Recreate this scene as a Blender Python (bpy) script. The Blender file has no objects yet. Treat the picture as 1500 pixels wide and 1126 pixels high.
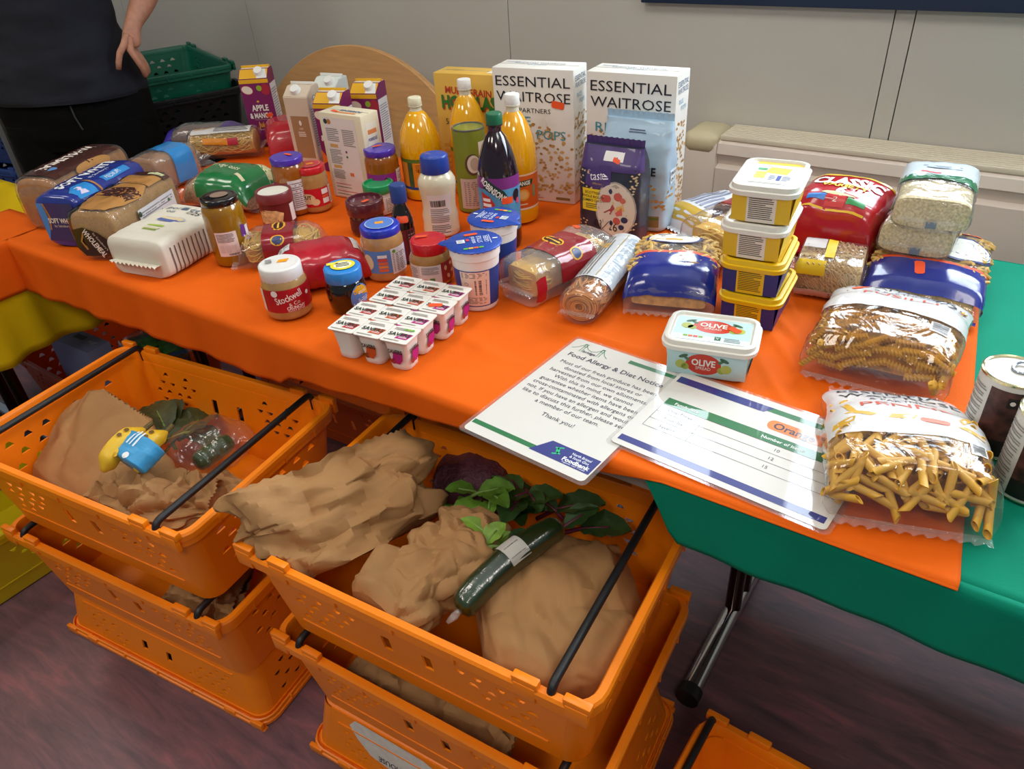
import bpy, bmesh, math, random
import numpy as np
from mathutils import Vector, Matrix, noise

SC = bpy.context.scene
COL = SC.collection
R_ = math.radians
# ------------------------------------------------------------------ camera
CZ = 1.358                      # lens height above the floor, metres
TZ = 0.71                       # table top height
FPX = 1095.0                    # focal length in pixels of the 1500 x 1126 frame
def _n(v): return v / np.linalg.norm(v)
_down = _n(np.array([114., 1594., FPX]))
_left = np.array([-1882., -634., FPX]); _left = _n(_left - _down * _left.dot(_down))
RW = np.stack([-_left, np.cross(-_down, -_left), -_down])     # camera axes -> world
cam_d = bpy.data.cameras.new('camera'); cam = bpy.data.objects.new('camera', cam_d); COL.objects.link(cam)
cam_d.sensor_width = 36.0; cam_d.lens = FPX / 1500.0 * 36.0; cam_d.clip_start = 0.05
cm = np.stack([RW[:, 0], -RW[:, 1], -RW[:, 2]], axis=1)
mw = Matrix([[*cm[0], 0], [*cm[1], 0], [*cm[2], CZ], [0, 0, 0, 1]])
cam.matrix_world = mw
SC.camera = cam
# ------------------------------------------------------------------ light
SC.view_settings.view_transform = 'Standard'; SC.view_settings.look = 'None'
SC.view_settings.gamma = 1.0; SC.view_settings.use_curve_mapping = False
SC.view_settings.exposure = -0.10
wd = bpy.data.worlds.new('room_ambient'); SC.world = wd; wd.use_nodes = True  # even ambient fill added in place of bounce from the walls left unbuilt
wd.node_tree.nodes['Background'].inputs[0].default_value = (0.80, 0.90, 1.0, 1)
wd.node_tree.nodes['Background'].inputs[1].default_value = 0.20
def area(name, loc, rot, sx, sy, power, col):
    l = bpy.data.lights.new(name, 'AREA'); l.shape = 'RECTANGLE'; l.size = sx; l.size_y = sy
    l.energy = power; l.color = col
    o = bpy.data.objects.new(name, l); COL.objects.link(o); o.location = loc; o.rotation_euler = rot
    return o
# daylight through the two window openings in the back wall
area('window_daylight', (-0.75, 2.13, 1.74), (R_(-90), 0, 0), 0.28, .92, 10.0, (0.80, 0.91, 1.0))
area('window_daylight', (0.505, 2.13, 1.74), (R_(-90), 0, 0), 1.75, .92, 78.0, (0.80, 0.91, 1.0))
# ceiling light panels of the hall
for lx in (-2.9, -1.1, 0.7):
    for ly in (-0.9, 0.75):
        area('ceiling_panel_light', (lx, ly, 2.58), (0, 0, 0), 0.58, 0.58, 9.5 if ly > 0 else 15.0, (1.0, 0.93, 0.84))

# ------------------------------------------------------------------ helpers
def P(px, py, z=TZ):
    "world point of a pixel on the horizontal plane z"
    r = RW @ _n(np.array([px - 750., py - 563., FPX])); t = (z - CZ) / r[2]
    return Vector((r[0] * t, r[1] * t, z))
def PY(px, py, y):
    r = RW @ _n(np.array([px - 750., py - 563., FPX])); t = y / r[1]
    return Vector((r[0] * t, y, CZ + r[2] * t))
def lin(c):
    if isinstance(c, str):
        c = c.lstrip('#'); c = [int(c[i:i + 2], 16) / 255 for i in (0, 2, 4)]
    return tuple(x / 12.92 if x <= .04045 else ((x + .055) / 1.055) ** 2.4 for x in c)
_mats = {}
def M(col, rough=.5, metal=0., coat=0., var=0., vscale=30., bump=0., bscale=60., trans=0., alpha=1., sss=0., sheen=0., emit=0., spec=.5, name=None, stretch=None):
    key = (str(col), rough, metal, coat, var, vscale, bump, bscale, trans, alpha, sss, sheen, emit, spec, stretch)
    if key in _mats: return _mats[key]
    m = bpy.data.materials.new(name or 'paint'); m.use_nodes = True
    nt = m.node_tree; b = nt.nodes['Principled BSDF']
    c = lin(col) + (1,)
    b.inputs['Base Color'].default_value = c
    b.inputs['Roughness'].default_value = rough; b.inputs['Metallic'].default_value = metal
    b.inputs['Coat Weight'].default_value = coat; b.inputs['Coat Roughness'].default_value = .04
    b.inputs['Transmission Weight'].default_value = trans; b.inputs['Alpha'].default_value = alpha
    b.inputs['Specular IOR Level'].default_value = spec
    if sheen: b.inputs['Sheen Weight'].default_value = sheen
    if sss:
        b.inputs['Subsurface Weight'].default_value = sss; b.inputs['Subsurface Radius'].default_value = (.01, .006, .003)
    if emit:
        b.inputs['Emission Color'].default_value = c; b.inputs['Emission Strength'].default_value = emit
    if var or bump:
        tc = nt.nodes.new('ShaderNodeTexCoord'); src = tc.outputs['Object']
        if stretch:
            mp = nt.nodes.new('ShaderNodeMapping'); mp.inputs['Scale'].default_value = stretch
            nt.links.new(src, mp.inputs['Vector']); src = mp.outputs['Vector']
    if var:
        nz = nt.nodes.new('ShaderNodeTexNoise'); nz.inputs['Scale'].default_value = vscale; nz.inputs['Detail'].default_value = 4
        nt.links.new(src, nz.inputs['Vector'])
        mr = nt.nodes.new('ShaderNodeMapRange'); mr.inputs['From Min'].default_value = .3; mr.inputs['From Max'].default_value = .7
        mr.inputs['To Min'].default_value = 1 - var; mr.inputs['To Max'].default_value = 1 + var
        nt.links.new(nz.outputs[0], mr.inputs['Value'])
        mx = nt.nodes.new('ShaderNodeMix'); mx.data_type = 'RGBA'; mx.blend_type = 'MULTIPLY'; mx.inputs['Factor'].default_value = 1
        mx.inputs['A'].default_value = c; nt.links.new(mr.outputs['Result'], mx.inputs['B'])
        nt.links.new(mx.outputs['Result'], b.inputs['Base Color'])
    if bump:
        nz = nt.nodes.new('ShaderNodeTexNoise'); nz.inputs['Scale'].default_value = bscale; nz.inputs['Detail'].default_value = 5
        nt.links.new(src, nz.inputs['Vector'])
        bp = nt.nodes.new('ShaderNodeBump'); bp.inputs['Strength'].default_value = bump; bp.inputs['Distance'].default_value = .004
        nt.links.new(nz.outputs[0], bp.inputs['Height']); nt.links.new(bp.outputs['Normal'], b.inputs['Normal'])
    _mats[key] = m
    return m
def film(tint=(1, 1, 1), haze=.06, gloss=1.3, bump=.5, bscale=38., key=None, rough=.07):
    "thin clear plastic: lets light straight through, shines at creases"
    k = ('film', tint, haze, gloss, bump, bscale, rough)
    if k in _mats: return _mats[k]
    m = bpy.data.materials.new('clear_film'); m.use_nodes = True; nt = m.node_tree; nt.nodes.clear()
    out = nt.nodes.new('ShaderNodeOutputMaterial')
    tr = nt.nodes.new('ShaderNodeBsdfTransparent'); tr.inputs[0].default_value = (*tint, 1)
    gl = nt.nodes.new('ShaderNodeBsdfGlossy'); gl.inputs['Roughness'].default_value = rough
    df = nt.nodes.new('ShaderNodeBsdfDiffuse'); df.inputs[0].default_value = (.85, .85, .85, 1)
    fr = nt.nodes.new('ShaderNodeLayerWeight'); fr.inputs['Blend'].default_value = .5
    pw = nt.nodes.new('ShaderNodeMath'); pw.operation = 'POWER'; pw.inputs[1].default_value = 3.2; nt.links.new(fr.outputs['Facing'], pw.inputs[0])
    tc = nt.nodes.new('ShaderNodeTexCoord'); nz = nt.nodes.new('ShaderNodeTexNoise')
    nz.inputs['Scale'].default_value = bscale; nz.inputs['Detail'].default_value = 3; nz.inputs['Distortion'].default_value = 1.2
    nt.links.new(tc.outputs['Object'], nz.inputs['Vector'])
    bp = nt.nodes.new('ShaderNodeBump'); bp.inputs['Strength'].default_value = bump * .55; bp.inputs['Distance'].default_value = .006
    nt.links.new(nz.outputs[0], bp.inputs['Height'])
    nt.links.new(bp.outputs['Normal'], gl.inputs['Normal'])
    mu = nt.nodes.new('ShaderNodeMath'); mu.operation = 'MULTIPLY_ADD'; mu.inputs[1].default_value = gloss * .62; mu.inputs[2].default_value = .055; mu.use_clamp = True
    nt.links.new(pw.outputs[0], mu.inputs[0])
    m1 = nt.nodes.new('ShaderNodeMixShader'); m1.inputs[0].default_value = haze
    nt.links.new(tr.outputs[0], m1.inputs[1]); nt.links.new(df.outputs[0], m1.inputs[2])
    m2 = nt.nodes.new('ShaderNodeMixShader'); nt.links.new(mu.outputs[0], m2.inputs[0])
    nt.links.new(m1.outputs[0], m2.inputs[1]); nt.links.new(gl.outputs[0], m2.inputs[2])
    nt.links.new(m2.outputs[0], out.inputs[0])
    _mats[k] = m
    return m

def mobj(name, verts, faces, mats, parent=None, mi=None, smooth=35, props=None):
    me = bpy.data.meshes.new(name); me.from_pydata([tuple(v) for v in verts], [], faces)
    if not isinstance(mats, (list, tuple)): mats = [mats]
    for m in mats: me.materials.append(m)
    if mi is not None: me.polygons.foreach_set('material_index', mi)
    if smooth:
        me.shade_smooth()
        if smooth is not True and smooth < 180: me.set_sharp_from_angle(angle=R_(smooth))
    me.update()
    o = bpy.data.objects.new(name, me); COL.objects.link(o)
    if parent: o.parent = parent
    if props:
        for k, v in props.items(): o[k] = v
    return o
def tag(o, label, cat, group=None):
    o['label'] = label; o['category'] = cat
    if group: o['group'] = group
    return o
def thing(name, label, cat, loc=(0, 0, 0), yaw=0., group=None, rot=None):
    o = bpy.data.objects.new(name, None); COL.objects.link(o); o.empty_display_size = .05
    o.location = loc; o.rotation_euler = rot if rot else (0, 0, R_(yaw))
    return tag(o, label, cat, group)
def struct(o):
    o['kind'] = 'structure'; return o
def merge(parts):
    V, F = [], []
    for v, f in parts:
        n = len(V); V += list(v); F += [tuple(i + n for i in q) for q in f]
    return V, F
def boxvf(cx, cy, cz, sx, sy, sz, bev=0.):
    bm = bmesh.new(); bmesh.ops.create_cube(bm, size=1)
    for v in bm.verts: v.co = Vector((cx + v.co.x * sx, cy + v.co.y * sy, cz + v.co.z * sz))
    if bev: bmesh.ops.bevel(bm, geom=list(bm.edges), offset=bev, segments=2, affect='EDGES', profile=.5)
    bm.verts.index_update()
    r = [tuple(v.co) for v in bm.verts], [tuple(v.index for v in f.verts) for f in bm.faces]
    bm.free(); return r
def lathevf(prof, seg=40, cx=0, cy=0):
    V, F = [], []; n = len(prof)
    for r, z in prof:
        for k in range(seg):
            a = 2 * math.pi * k / seg; V.append((cx + r * math.cos(a), cy + r * math.sin(a), z))
    for i in range(n - 1):
        for k in range(seg):
            k2 = (k + 1) % seg; F.append((i * seg + k, i * seg + k2, (i + 1) * seg + k2, (i + 1) * seg + k))
    F.append(tuple(range(seg))[::-1]); F.append(tuple((n - 1) * seg + k for k in range(seg)))
    return V, F
def tubevf(pts, r, seg=10, closed=False, taper=None):
    V, F = [], []; pts = [Vector(p) for p in pts]; n = len(pts)
    up = None
    for i, p in enumerate(pts):
        a = pts[max(i - 1, 0)]; b = pts[min(i + 1, n - 1)]; t = (b - a).normalized()
        if up is None: up = t.orthogonal().normalized()
        s = (up - t * up.dot(t)).normalized(); up = s; q = t.cross(s)
        rr = r * (taper[i] if taper else 1)
        for k in range(seg):
            an = 2 * math.pi * k / seg; V.append(tuple(p + s * rr * math.cos(an) + q * rr * math.sin(an)))
    for i in range(n - 1):
        for k in range(seg):
            k2 = (k + 1) % seg; F.append((i * seg + k, i * seg + k2, (i + 1) * seg + k2, (i + 1) * seg + k))
    F.append(tuple(range(seg))[::-1]); F.append(tuple((n - 1) * seg + k for k in range(seg)))
    return V, F
def round_path(pts, r, n=4):
    "polyline with rounded corners"
    out = [Vector(pts[0])]
    for a, b, c in zip(pts, pts[1:], pts[2:]):
        a, b, c = Vector(a), Vector(b), Vector(c)
        p = b + (a - b).normalized() * r; q = b + (c - b).normalized() * r
        for i in range(n + 1):
            t = i / n; out.append((1 - t) ** 2 * p + 2 * t * (1 - t) * b + t * t * q)
    out.append(Vector(pts[-1])); return out
def plate(outer, holes, thick):
    "flat plate with real holes, in the xy plane, centred on z = 0"
    cu = bpy.data.curves.new('plate', 'CURVE'); cu.dimensions = '2D'; cu.fill_mode = 'BOTH'; cu.extrude = thick / 2
    for loop in [outer] + holes:
        s = cu.splines.new('POLY'); s.points.add(len(loop) - 1); s.use_cyclic_u = True
        for p, q in zip(s.points, loop): p.co = (q[0], q[1], 0, 1)
    o = bpy.data.objects.new('plate', cu); me = bpy.data.meshes.new_from_object(o)
    V = [tuple(v.co) for v in me.vertices]; F = [tuple(p.vertices) for p in me.polygons]
    bpy.data.objects.remove(o); bpy.data.meshes.remove(me); bpy.data.curves.remove(cu)
    return V, F
_txt = {}
def text2d(s, bold=0.):
    k = (s, bold)
    if k not in _txt:
        cu = bpy.data.curves.new('t', 'FONT'); cu.body = s; cu.size = 1; cu.resolution_u = 2; cu.offset = bold
        o = bpy.data.objects.new('t', cu); me = bpy.data.meshes.new_from_object(o)
        V = np.array([tuple(v.co)[:2] for v in me.vertices]) if len(me.vertices) else np.zeros((0, 2))
        F = [tuple(p.vertices) for p in me.polygons]
        bpy.data.objects.remove(o); bpy.data.meshes.remove(me); bpy.data.curves.remove(cu)
        if len(V): x0, x1 = V[:, 0].min(), V[:, 0].max()
        else: x0 = x1 = 0
        _txt[k] = (V, F, x0, x1)
    return _txt[k]

class Pr:
    "flat print laid on a surface f(u, v, lift)"
    def __init__(s, surf, base=.0004, step=.00018, res=.008):
        s.f = surf; s.V = []; s.F = []; s.mi = []; s.mats = []; s.base = base; s.step = step; s.res = res
    def _m(s, m):
        if isinstance(m, str): m = M(m, .45)
        if m not in s.mats: s.mats.append(m)
        return s.mats.index(m)
    def _add(s, uv, faces, m, lift):
        n = len(s.V); o = s.base + s.step * lift; k = s._m(m)
        s.V += [tuple(s.f(u, v, o)) for u, v in uv]
        s.F += [tuple(i + n for i in q) for q in faces]; s.mi += [k] * len(faces)
    def rect(s, u0, v0, u1, v1, m, lift=0, sk=0., res=None):
        r = res or s.res
        nu = max(1, int(math.ceil(abs(u1 - u0) / r))); nv = max(1, int(math.ceil(abs(v1 - v0) / r)))
        uv = [(u0 + (u1 - u0) * i / nu + sk * j / nv, v0 + (v1 - v0) * j / nv) for j in range(nv + 1) for i in range(nu + 1)]
        fc = [(j * (nu + 1) + i, j * (nu + 1) + i + 1, (j + 1) * (nu + 1) + i + 1, (j + 1) * (nu + 1) + i) for j in range(nv) for i in range(nu)]
        s._add(uv, fc, m, lift); return s
    def poly(s, pts, m, lift=0, rings=None):
        c = np.mean(np.array(pts), axis=0); P0 = []
        for a, b in zip(pts, pts[1:] + pts[:1]):            # split long edges
            k = max(1, int(math.hypot(a[0] - b[0], a[1] - b[1]) / s.res))
            P0 += [(a[0] + (b[0] - a[0]) * i / k, a[1] + (b[1] - a[1]) * i / k) for i in range(k)]
        ext = max(math.hypot(p[0] - c[0], p[1] - c[1]) for p in P0)
        rg = rings or max(1, int(math.ceil(ext / s.res))); n = len(P0)
        uv = [tuple(c)] + [(c[0] + (p[0] - c[0]) * j / rg, c[1] + (p[1] - c[1]) * j / rg) for j in range(1, rg + 1) for p in P0]
        fc = [(0, 1 + i, 1 + (i + 1) % n) for i in range(n)]
        for j in range(rg - 1):
            a = 1 + j * n; b = a + n
            fc += [(a + i, b + i, b + (i + 1) % n, a + (i + 1) % n) for i in range(n)]
        s._add(uv, fc, m, lift); return s
    def ell(s, cu, cv, ru, rv, m, lift=0, rot=0., n=24):
        c, q = math.cos(R_(rot)), math.sin(R_(rot)); pts = []
        for i in range(n):
            a = 2 * math.pi * i / n; x, y = ru * math.cos(a), rv * math.sin(a)
            pts.append((cu + x * c - y * q, cv + x * q + y * c))
        return s.poly(pts, m, lift)
    def text(s, t, u, v, size, m, align='c', rot=0., lift=3, sx=1., bold=0., width=None):
        V, F, x0, x1 = text2d(t, bold)
        if not len(V): return s
        if width: sx = width / max(1e-6, (x1 - x0) * size)
        off = {'c': -(x0 + x1) / 2, 'l': -x0, 'r': -x1}[align]
        c, q = math.cos(R_(rot)), math.sin(R_(rot)); uv = []
        for x, y in V:
            x = (x + off) * size * sx; y = (y - .35) * size
            uv.append((u + x * c - y * q, v + x * q + y * c))
        s._add(uv, F, m, lift); return s
    def lines(s, u0, v0, u1, v1, n, m='5a5a5a', lift=2, seed=1, fill=.45, vert=False):
        rg = random.Random(seed)
        for i in range(n):
            k = .55 + .45 * rg.random() if i % 4 == 3 else .88 + .12 * rg.random()
            if vert:
                a = u0 + (u1 - u0) * (i + .25) / n; s.rect(a, v0, a + (u1 - u0) / n * fill, v0 + (v1 - v0) * k, m, lift, res=.03)
            else:
                a = v1 - (v1 - v0) * (i + .75) / n; s.rect(u0, a, u0 + (u1 - u0) * k, a + (v1 - v0) / n * fill, m, lift, res=.012)
        return s
    def bars(s, u0, v0, u1, v1, m='222222', lift=2, seed=2, vert=True, n=22):
        rg = random.Random(seed); x = 0.; ws = [(rg.choice((1, 1, 2, 3)), rg.choice((1, 1, 2))) for _ in range(n)]
        tot = sum(a + b for a, b in ws)
        for a, b in ws:
            p, q = x / tot, (x + a) / tot; x += a + b
            if vert: s.rect(u0 + (u1 - u0) * p, v0, u0 + (u1 - u0) * q, v1, m, lift, res=.02)
            else: s.rect(u0, v0 + (v1 - v0) * p, u1, v0 + (v1 - v0) * q, m, lift, res=.02)
        return s
    def build(s, name, parent, label=None):
        if not s.V: return None
        o = mobj(name, s.V, s.F, s.mats, parent, s.mi, smooth=True)
        if label: o['label'] = label
        return o
STICK = M('f2572a', .45); STICKY = M('f7a21c', .45)
def sticker(pr, u, v, w=.022, h=.010, rot=-12, m=None, lift=5):
    c, q = math.cos(R_(rot)), math.sin(R_(rot))
    pts = [(-w/2, -h*.3), (-w*.42, -h/2), (w*.42, -h/2), (w/2, -h*.25), (w/2, h*.3), (w*.42, h/2), (-w*.42, h/2), (-w/2, h*.25)]
    pr.poly([(u + a*c - b*q, v + a*q + b*c) for a, b in pts], m or STICK, lift)

def plane_surf(o, eu, ev):
    o, eu, ev = Vector(o), Vector(eu), Vector(ev); nn = eu.cross(ev)
    return lambda u, v, k: o + eu * u + ev * v + nn * k
def lathe_surf(prof, rref, face=-90.):
    zs = np.array([p[1] for p in prof]); rs = np.array([p[0] for p in prof])
    for i in range(1, len(zs)):
        if zs[i] <= zs[i - 1]: zs[i] = zs[i - 1] + 1e-6
    def f(u, v, k):
        a = R_(face) + u / rref; r = float(np.interp(v, zs, rs)) + k
        return Vector((r * math.cos(a), r * math.sin(a), v))
    return f

def ridged(p, oct=3, seed=0.):
    a, s, t = 1., 0., 0.
    q = Vector(p) + Vector((seed * 3.1, seed * 1.7, seed * 2.3))
    for _ in range(oct):
        s += a * (1 - 2 * abs(noise.noise(q))); t += a; a *= .5; q = q * 2.1
    return s / t
def nvec(p): return Vector((noise.noise(p), noise.noise(p + Vector((17.3, 5.1, 9.7))), noise.noise(p + Vector((3.9, 21.7, 13.1)))))
def facets(seed, f=20., k=.4):
    "crumpled paper: cells with sharp creases between flat facets"
    o = Vector((seed * 1.37, seed * .71, seed * 2.13))
    def fn(p):
        q = p * f + nvec(p * f * .45 + o) * .55 + o
        d = noise.voronoi(q)[0]; a = d[1] - d[0]
        if k:
            q2 = q * 2.4 + o; e = noise.voronoi(q2)[0]; a += k * (e[1] - e[0])
        return a * 1.6 - .55 + .5 * noise.noise(p * f * .35 + o)
    return fn
class Loft:
    """soft pack lying along local x; ring th = 90deg is the top. secs = [(s, wscale, hscale)], s in -1..1"""
    def __init__(s, L, W, H, secs, n=3., wr=.003, wf=30., ew=1., seed=0., sag=.6, ns=44, nt=44, stand=False, zmin=.0008, bulge=None, bend=0.):
        s.L, s.W, s.H = L, W, H; s.n, s.wr, s.wf, s.ew, s.seed, s.sag = n, wr, wf, ew, seed, sag
        s.ss = np.array([a[0] for a in secs]); s.ws = np.array([a[1] for a in secs]); s.hs = np.array([a[2] for a in secs])
        s.ns, s.nt, s.stand, s.zmin, s.bulge, s.bend = ns, nt, stand, zmin, bulge, bend
        th = np.linspace(math.pi / 2, -math.pi / 2, 181); c, q = np.cos(th), np.sin(th)
        y = W / 2 * np.sign(c) * np.abs(c) ** (2 / n); z = H / 2 * np.sign(q) * np.abs(q) ** (2 / n)
        s.arc = np.concatenate([[0], np.cumsum(np.hypot(np.diff(y), np.diff(z)))]); s.th = th
    def raw(s, a, th, o=0.):
        ws = float(np.interp(a, s.ss, s.ws)); hs = float(np.interp(a, s.ss, s.hs))
        w = s.W / 2 * ws; h = s.H / 2 * hs; c, q = math.cos(th), math.sin(th); e = 2 / s.n
        y = w * math.copysign(abs(c) ** e, c); z = h * math.copysign(abs(q) ** e, q)
        x = s.L / 2 * a
        zc = (1 - s.sag) * s.H / 2 + s.sag * (h + .001)
        p = Vector((x * s.wf, (y + 5 * s.seed) * s.wf, (z + s.seed) * s.wf))
        d = s.wr * ridged(p, 3, s.seed) * (1 + s.ew * (1 - min(1, hs)) * 1.5) * min(1., hs * 2 + .15)
        if s.bulge: d += s.bulge(a, th)
        k = d + o
        y += k * c; z += k * q
        z = z + zc + s.bend * a * a
        if z < s.zmin: z = s.zmin
        if s.stand: return Vector((-y, s.H / 2 - z, x + s.L / 2))
        return Vector((x, y, z))
    def vf(s, a0=-1., a1=1., t0=0., t1=2 * math.pi, o=0., ns=None, cap=True):
        ns = ns or s.ns; full = abs(t1 - t0 - 2 * math.pi) < 1e-6; nt = s.nt; m = nt if full else nt + 1
        V = [s.raw(a0 + (a1 - a0) * i / ns, t0 + (t1 - t0) * j / nt, o) for i in range(ns + 1) for j in range(m)]
        F = []
        for i in range(ns):
            for j in range(nt):
                j2 = (j + 1) % m; F.append((i * m + j2, (i + 1) * m + j2, (i + 1) * m + j, i * m + j))
        if full and cap: F.append(tuple(range(m))[::-1]); F.append(tuple(ns * m + j for j in range(m)))
        return V, F
    def _at(s, u, v, o):
        th = float(np.interp(abs(v), s.arc, s.th)); th = th if v >= 0 else math.pi - th
        return s.raw(u / (s.L / 2), th, o)
    def surf(s):
        if s.stand: return lambda u, v, o: s._at(v - s.L / 2, -u, o + .0004)
        return lambda u, v, o: s._at(u, v, o + .0004)
    def build(s, name, mat, parent, **k):
        v, f = s.vf(**k); return mobj(name, v, f, mat, parent, smooth=60)
def fin(parent, lo, side, mat, name='seal', depth=.014, wav=.003, drop=0., amp=1.):
    "crimped flat seal at one end of a pack"
    V, F = [], []; n = 36; a = side
    e = [lo.raw(a, 2 * math.pi * j / 48) for j in range(48)]
    ax = 1 if not lo.stand else 0
    y0, y1 = min(p[ax] for p in e), max(p[ax] for p in e)
    z = sum(p.z for p in e) / 48; yb = sum(p.y for p in e) / 48
    for i in range(4):
        for j in range(n + 1):
            y = y0 + (y1 - y0) * j / n; wv = wav * math.sin(j * 1.9 + i * .4 + lo.seed) * (i / 3)
            if lo.stand: V.append((y, yb + wv, z + side * depth * i / 3))
            else: V.append((lo.L / 2 * side + side * depth * i / 3, y, max(.0012, z + wv - drop * i / 3)))
    for i in range(3):
        for j in range(n):
            q = i * (n + 1) + j; F.append((q, q + 1, q + n + 2, q + n + 1))
    return mobj(name, V, F, mat, parent, smooth=True)
# ================================================================== the room
def floor_mat():
    m = bpy.data.materials.new('marbled_vinyl'); m.use_nodes = True; nt = m.node_tree; b = nt.nodes['Principled BSDF']
    tc = nt.nodes.new('ShaderNodeTexCoord'); mp = nt.nodes.new('ShaderNodeMapping'); mp.inputs['Scale'].default_value = (2.2, 12, 1); mp.inputs['Rotation'].default_value = (0, 0, R_(4))
    nt.links.new(tc.outputs['Object'], mp.inputs['Vector'])
    n1 = nt.nodes.new('ShaderNodeTexNoise'); n1.inputs['Scale'].default_value = 2.6; n1.inputs['Detail'].default_value = 9; n1.inputs['Roughness'].default_value = .68; n1.inputs['Distortion'].default_value = .5
    nt.links.new(mp.outputs[0], n1.inputs['Vector'])
    cr = nt.nodes.new('ShaderNodeValToRGB'); e = cr.color_ramp.elements
    e[0].position = .32; e[0].color = lin('55464e') + (1,); e[1].position = .74; e[1].color = lin('9c6168') + (1,)
    k = cr.color_ramp.elements.new(.55); k.color = lin('77575f') + (1,)
    nt.links.new(n1.outputs[0], cr.inputs[0]); nt.links.new(cr.outputs[0], b.inputs['Base Color'])
    b.inputs['Roughness'].default_value = .34
    bp = nt.nodes.new('ShaderNodeBump'); bp.inputs['Strength'].default_value = .08; bp.inputs['Distance'].default_value = .002
    nt.links.new(n1.outputs[0], bp.inputs['Height']); nt.links.new(bp.outputs[0], b.inputs['Normal'])
    return m
v, f = boxvf(-.8, .0, -.05, 9, 5.5, .1)
struct(mobj('floor', v, f, floor_mat(), smooth=0))
WY = 2.02
wallm = M('c8c5bd', .55, var=.02, vscale=3, bump=.03, bscale=120, name='wall_paint')
wr = struct(bpy.data.objects.new('wall_back', None)); COL.objects.link(wr); wr.location = (0, 0, 0)
xs = [-5.3, -3.4, PY(370, 50, WY).x, PY(746, 50, WY).x, PY(1303, 60, WY).x, PY(1333, 60, WY).x, 1.3, 3.6]
for a, b in zip(xs, xs[1:]):
    v, f = boxvf((a + b) / 2, WY + .055, .615, b - a - .0025, .11, 1.23, .0008)
    mobj('wall_panel', v, f, wallm, wr, smooth=0)
for x0, x1, z0, z1 in ((-5.3, -.90, 1.2325, 2.6), (-.60, -.40, 1.2325, 2.6), (1.41, 3.6, 1.2325, 2.6), (-.90, -.60, 2.24, 2.6), (-.40, 1.41, 2.24, 2.6)):
    v, f = boxvf((x0 + x1) / 2, WY + .055, (z0 + z1) / 2, x1 - x0 - .0005, .11, z1 - z0)
    mobj('wall_panel', v, f, wallm, wr, smooth=0)
v, f = boxvf(-.85, WY + .13, .615, 8.9, .02, 1.23); mobj('wall_core', v, f, M('55534f', .8), wr, smooth=0)
z0 = PY(1250, 10.6, WY).z
v, f = boxvf((PY(944, 0, WY).x + 1.5) / 2, WY - .012, z0 + .075, 1.5 - PY(944, 0, WY).x, .022, .15, .003)
t1 = struct(mobj('trim_1', v, f, M('18304d', .5, var=.05, vscale=40, name='navy_felt'), smooth=30)); t1['label'] = 'dark navy board edge along the wall'
white = M('e9e8e4', .4)
for k, (x0, x1) in enumerate(((-.90, -.60), (-.40, 1.41))):
    w = struct(bpy.data.objects.new('window_%d' % (k + 1), None)); COL.objects.link(w)
    bars = [boxvf((x0 + x1) / 2, WY + .05, 1.25, x1 - x0, .05, .035), boxvf((x0 + x1) / 2, WY + .05, 2.222, x1 - x0, .05, .035)]
    bars += [boxvf(x, WY + .05, 1.736, .035, .05, .94) for x in ([x0 + .0175, x1 - .0175] + ([.535] if k else []))]
    v, f = merge(bars); mobj('window_frame', v, f, white, w, smooth=0)
    v, f = boxvf((x0 + x1) / 2, WY + .05, 1.736, x1 - x0 - .04, .004, .94); mobj('window_pane', v, f, film(haze=.0, gloss=.6, bump=0.), w, smooth=0)
v, f = boxvf(-.85, 0, 2.66, 8.9, 5.4, .08); struct(mobj('ceiling', v, f, M('dcdad5', .8), smooth=0))

# convector heater on the wall
hx0 = PY(1066, 190, WY - .06).x; hx1 = 1.7
h = thing('convector_heater', 'long cream wall heater with slatted top grille behind the tables', 'heater', (0, 0, 0))
cream = M('ecdfd3', .45, name='heater_enamel')
HZ = PY(1078, 180, WY).z
DY = WY - 1.75
prof = [(1.745, HZ - .012), (1.64, HZ - .012), (1.628, HZ - .02), (1.622, HZ - .045), (1.632, HZ - .052), (1.64, HZ - .075), (1.622, HZ - .083), (1.618, HZ - .30), (1.625, .2), (1.745, .2)]
V = [(x, y + DY, z) for x in (hx0, hx1) for y, z in prof]; n = len(prof)
F = [(i, (i + 1) % n, n + (i + 1) % n, n + i) for i in range(n)] + [tuple(range(n))[::-1], tuple(range(n, 2 * n))]
mobj('casing', V, F, cream, h, smooth=25)
for i in range(8):
    v, f = boxvf((hx0 + hx1) / 2, DY + 1.637 + i * .0145, HZ - .006, hx1 - hx0 - .004, .0085, .012, .002)
    mobj('grille_slat', v, f, M('e6dcc6', .45), h, smooth=30)
v, f = boxvf(hx0 - .049, DY + 1.683, HZ - .026, .098, .128, .058, .022); mobj('end_cap', v, f, M('d6cba6', .4, name='aged_plastic'), h, smooth=60)
v, f = boxvf(hx0 - .047, DY + 1.684, HZ / 2 + .07, .092, .120, HZ - .18, .008); mobj('side_panel', v, f, cream, h, smooth=40)

# round wooden table top leaning behind the table
RR = .53
c0 = PY(518, 66, 1.80)
rt = thing('round_table_top', 'round beech table top standing on edge against the grey wall', 'table top', (c0.x, 1.80 - .07, 0))
v, f = lathevf([(.0, -.0125), (RR - .003, -.0125), (RR, -.009), (RR, .009), (RR - .003, .0125), (.0, .0125)], 96)
Mx = Matrix.Rotation(R_(90 - 8), 4, 'X')
zc = c0.z - RR * math.cos(R_(8)); 
wood = M('cf9f68', .4, var=.10, vscale=9, stretch=(1, 9, 9), name='beech_veneer')
mobj('disc', [tuple(Mx @ Vector(p) + Vector((0, 0, zc))) for p in v], f, wood, rt, smooth=40)
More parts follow.
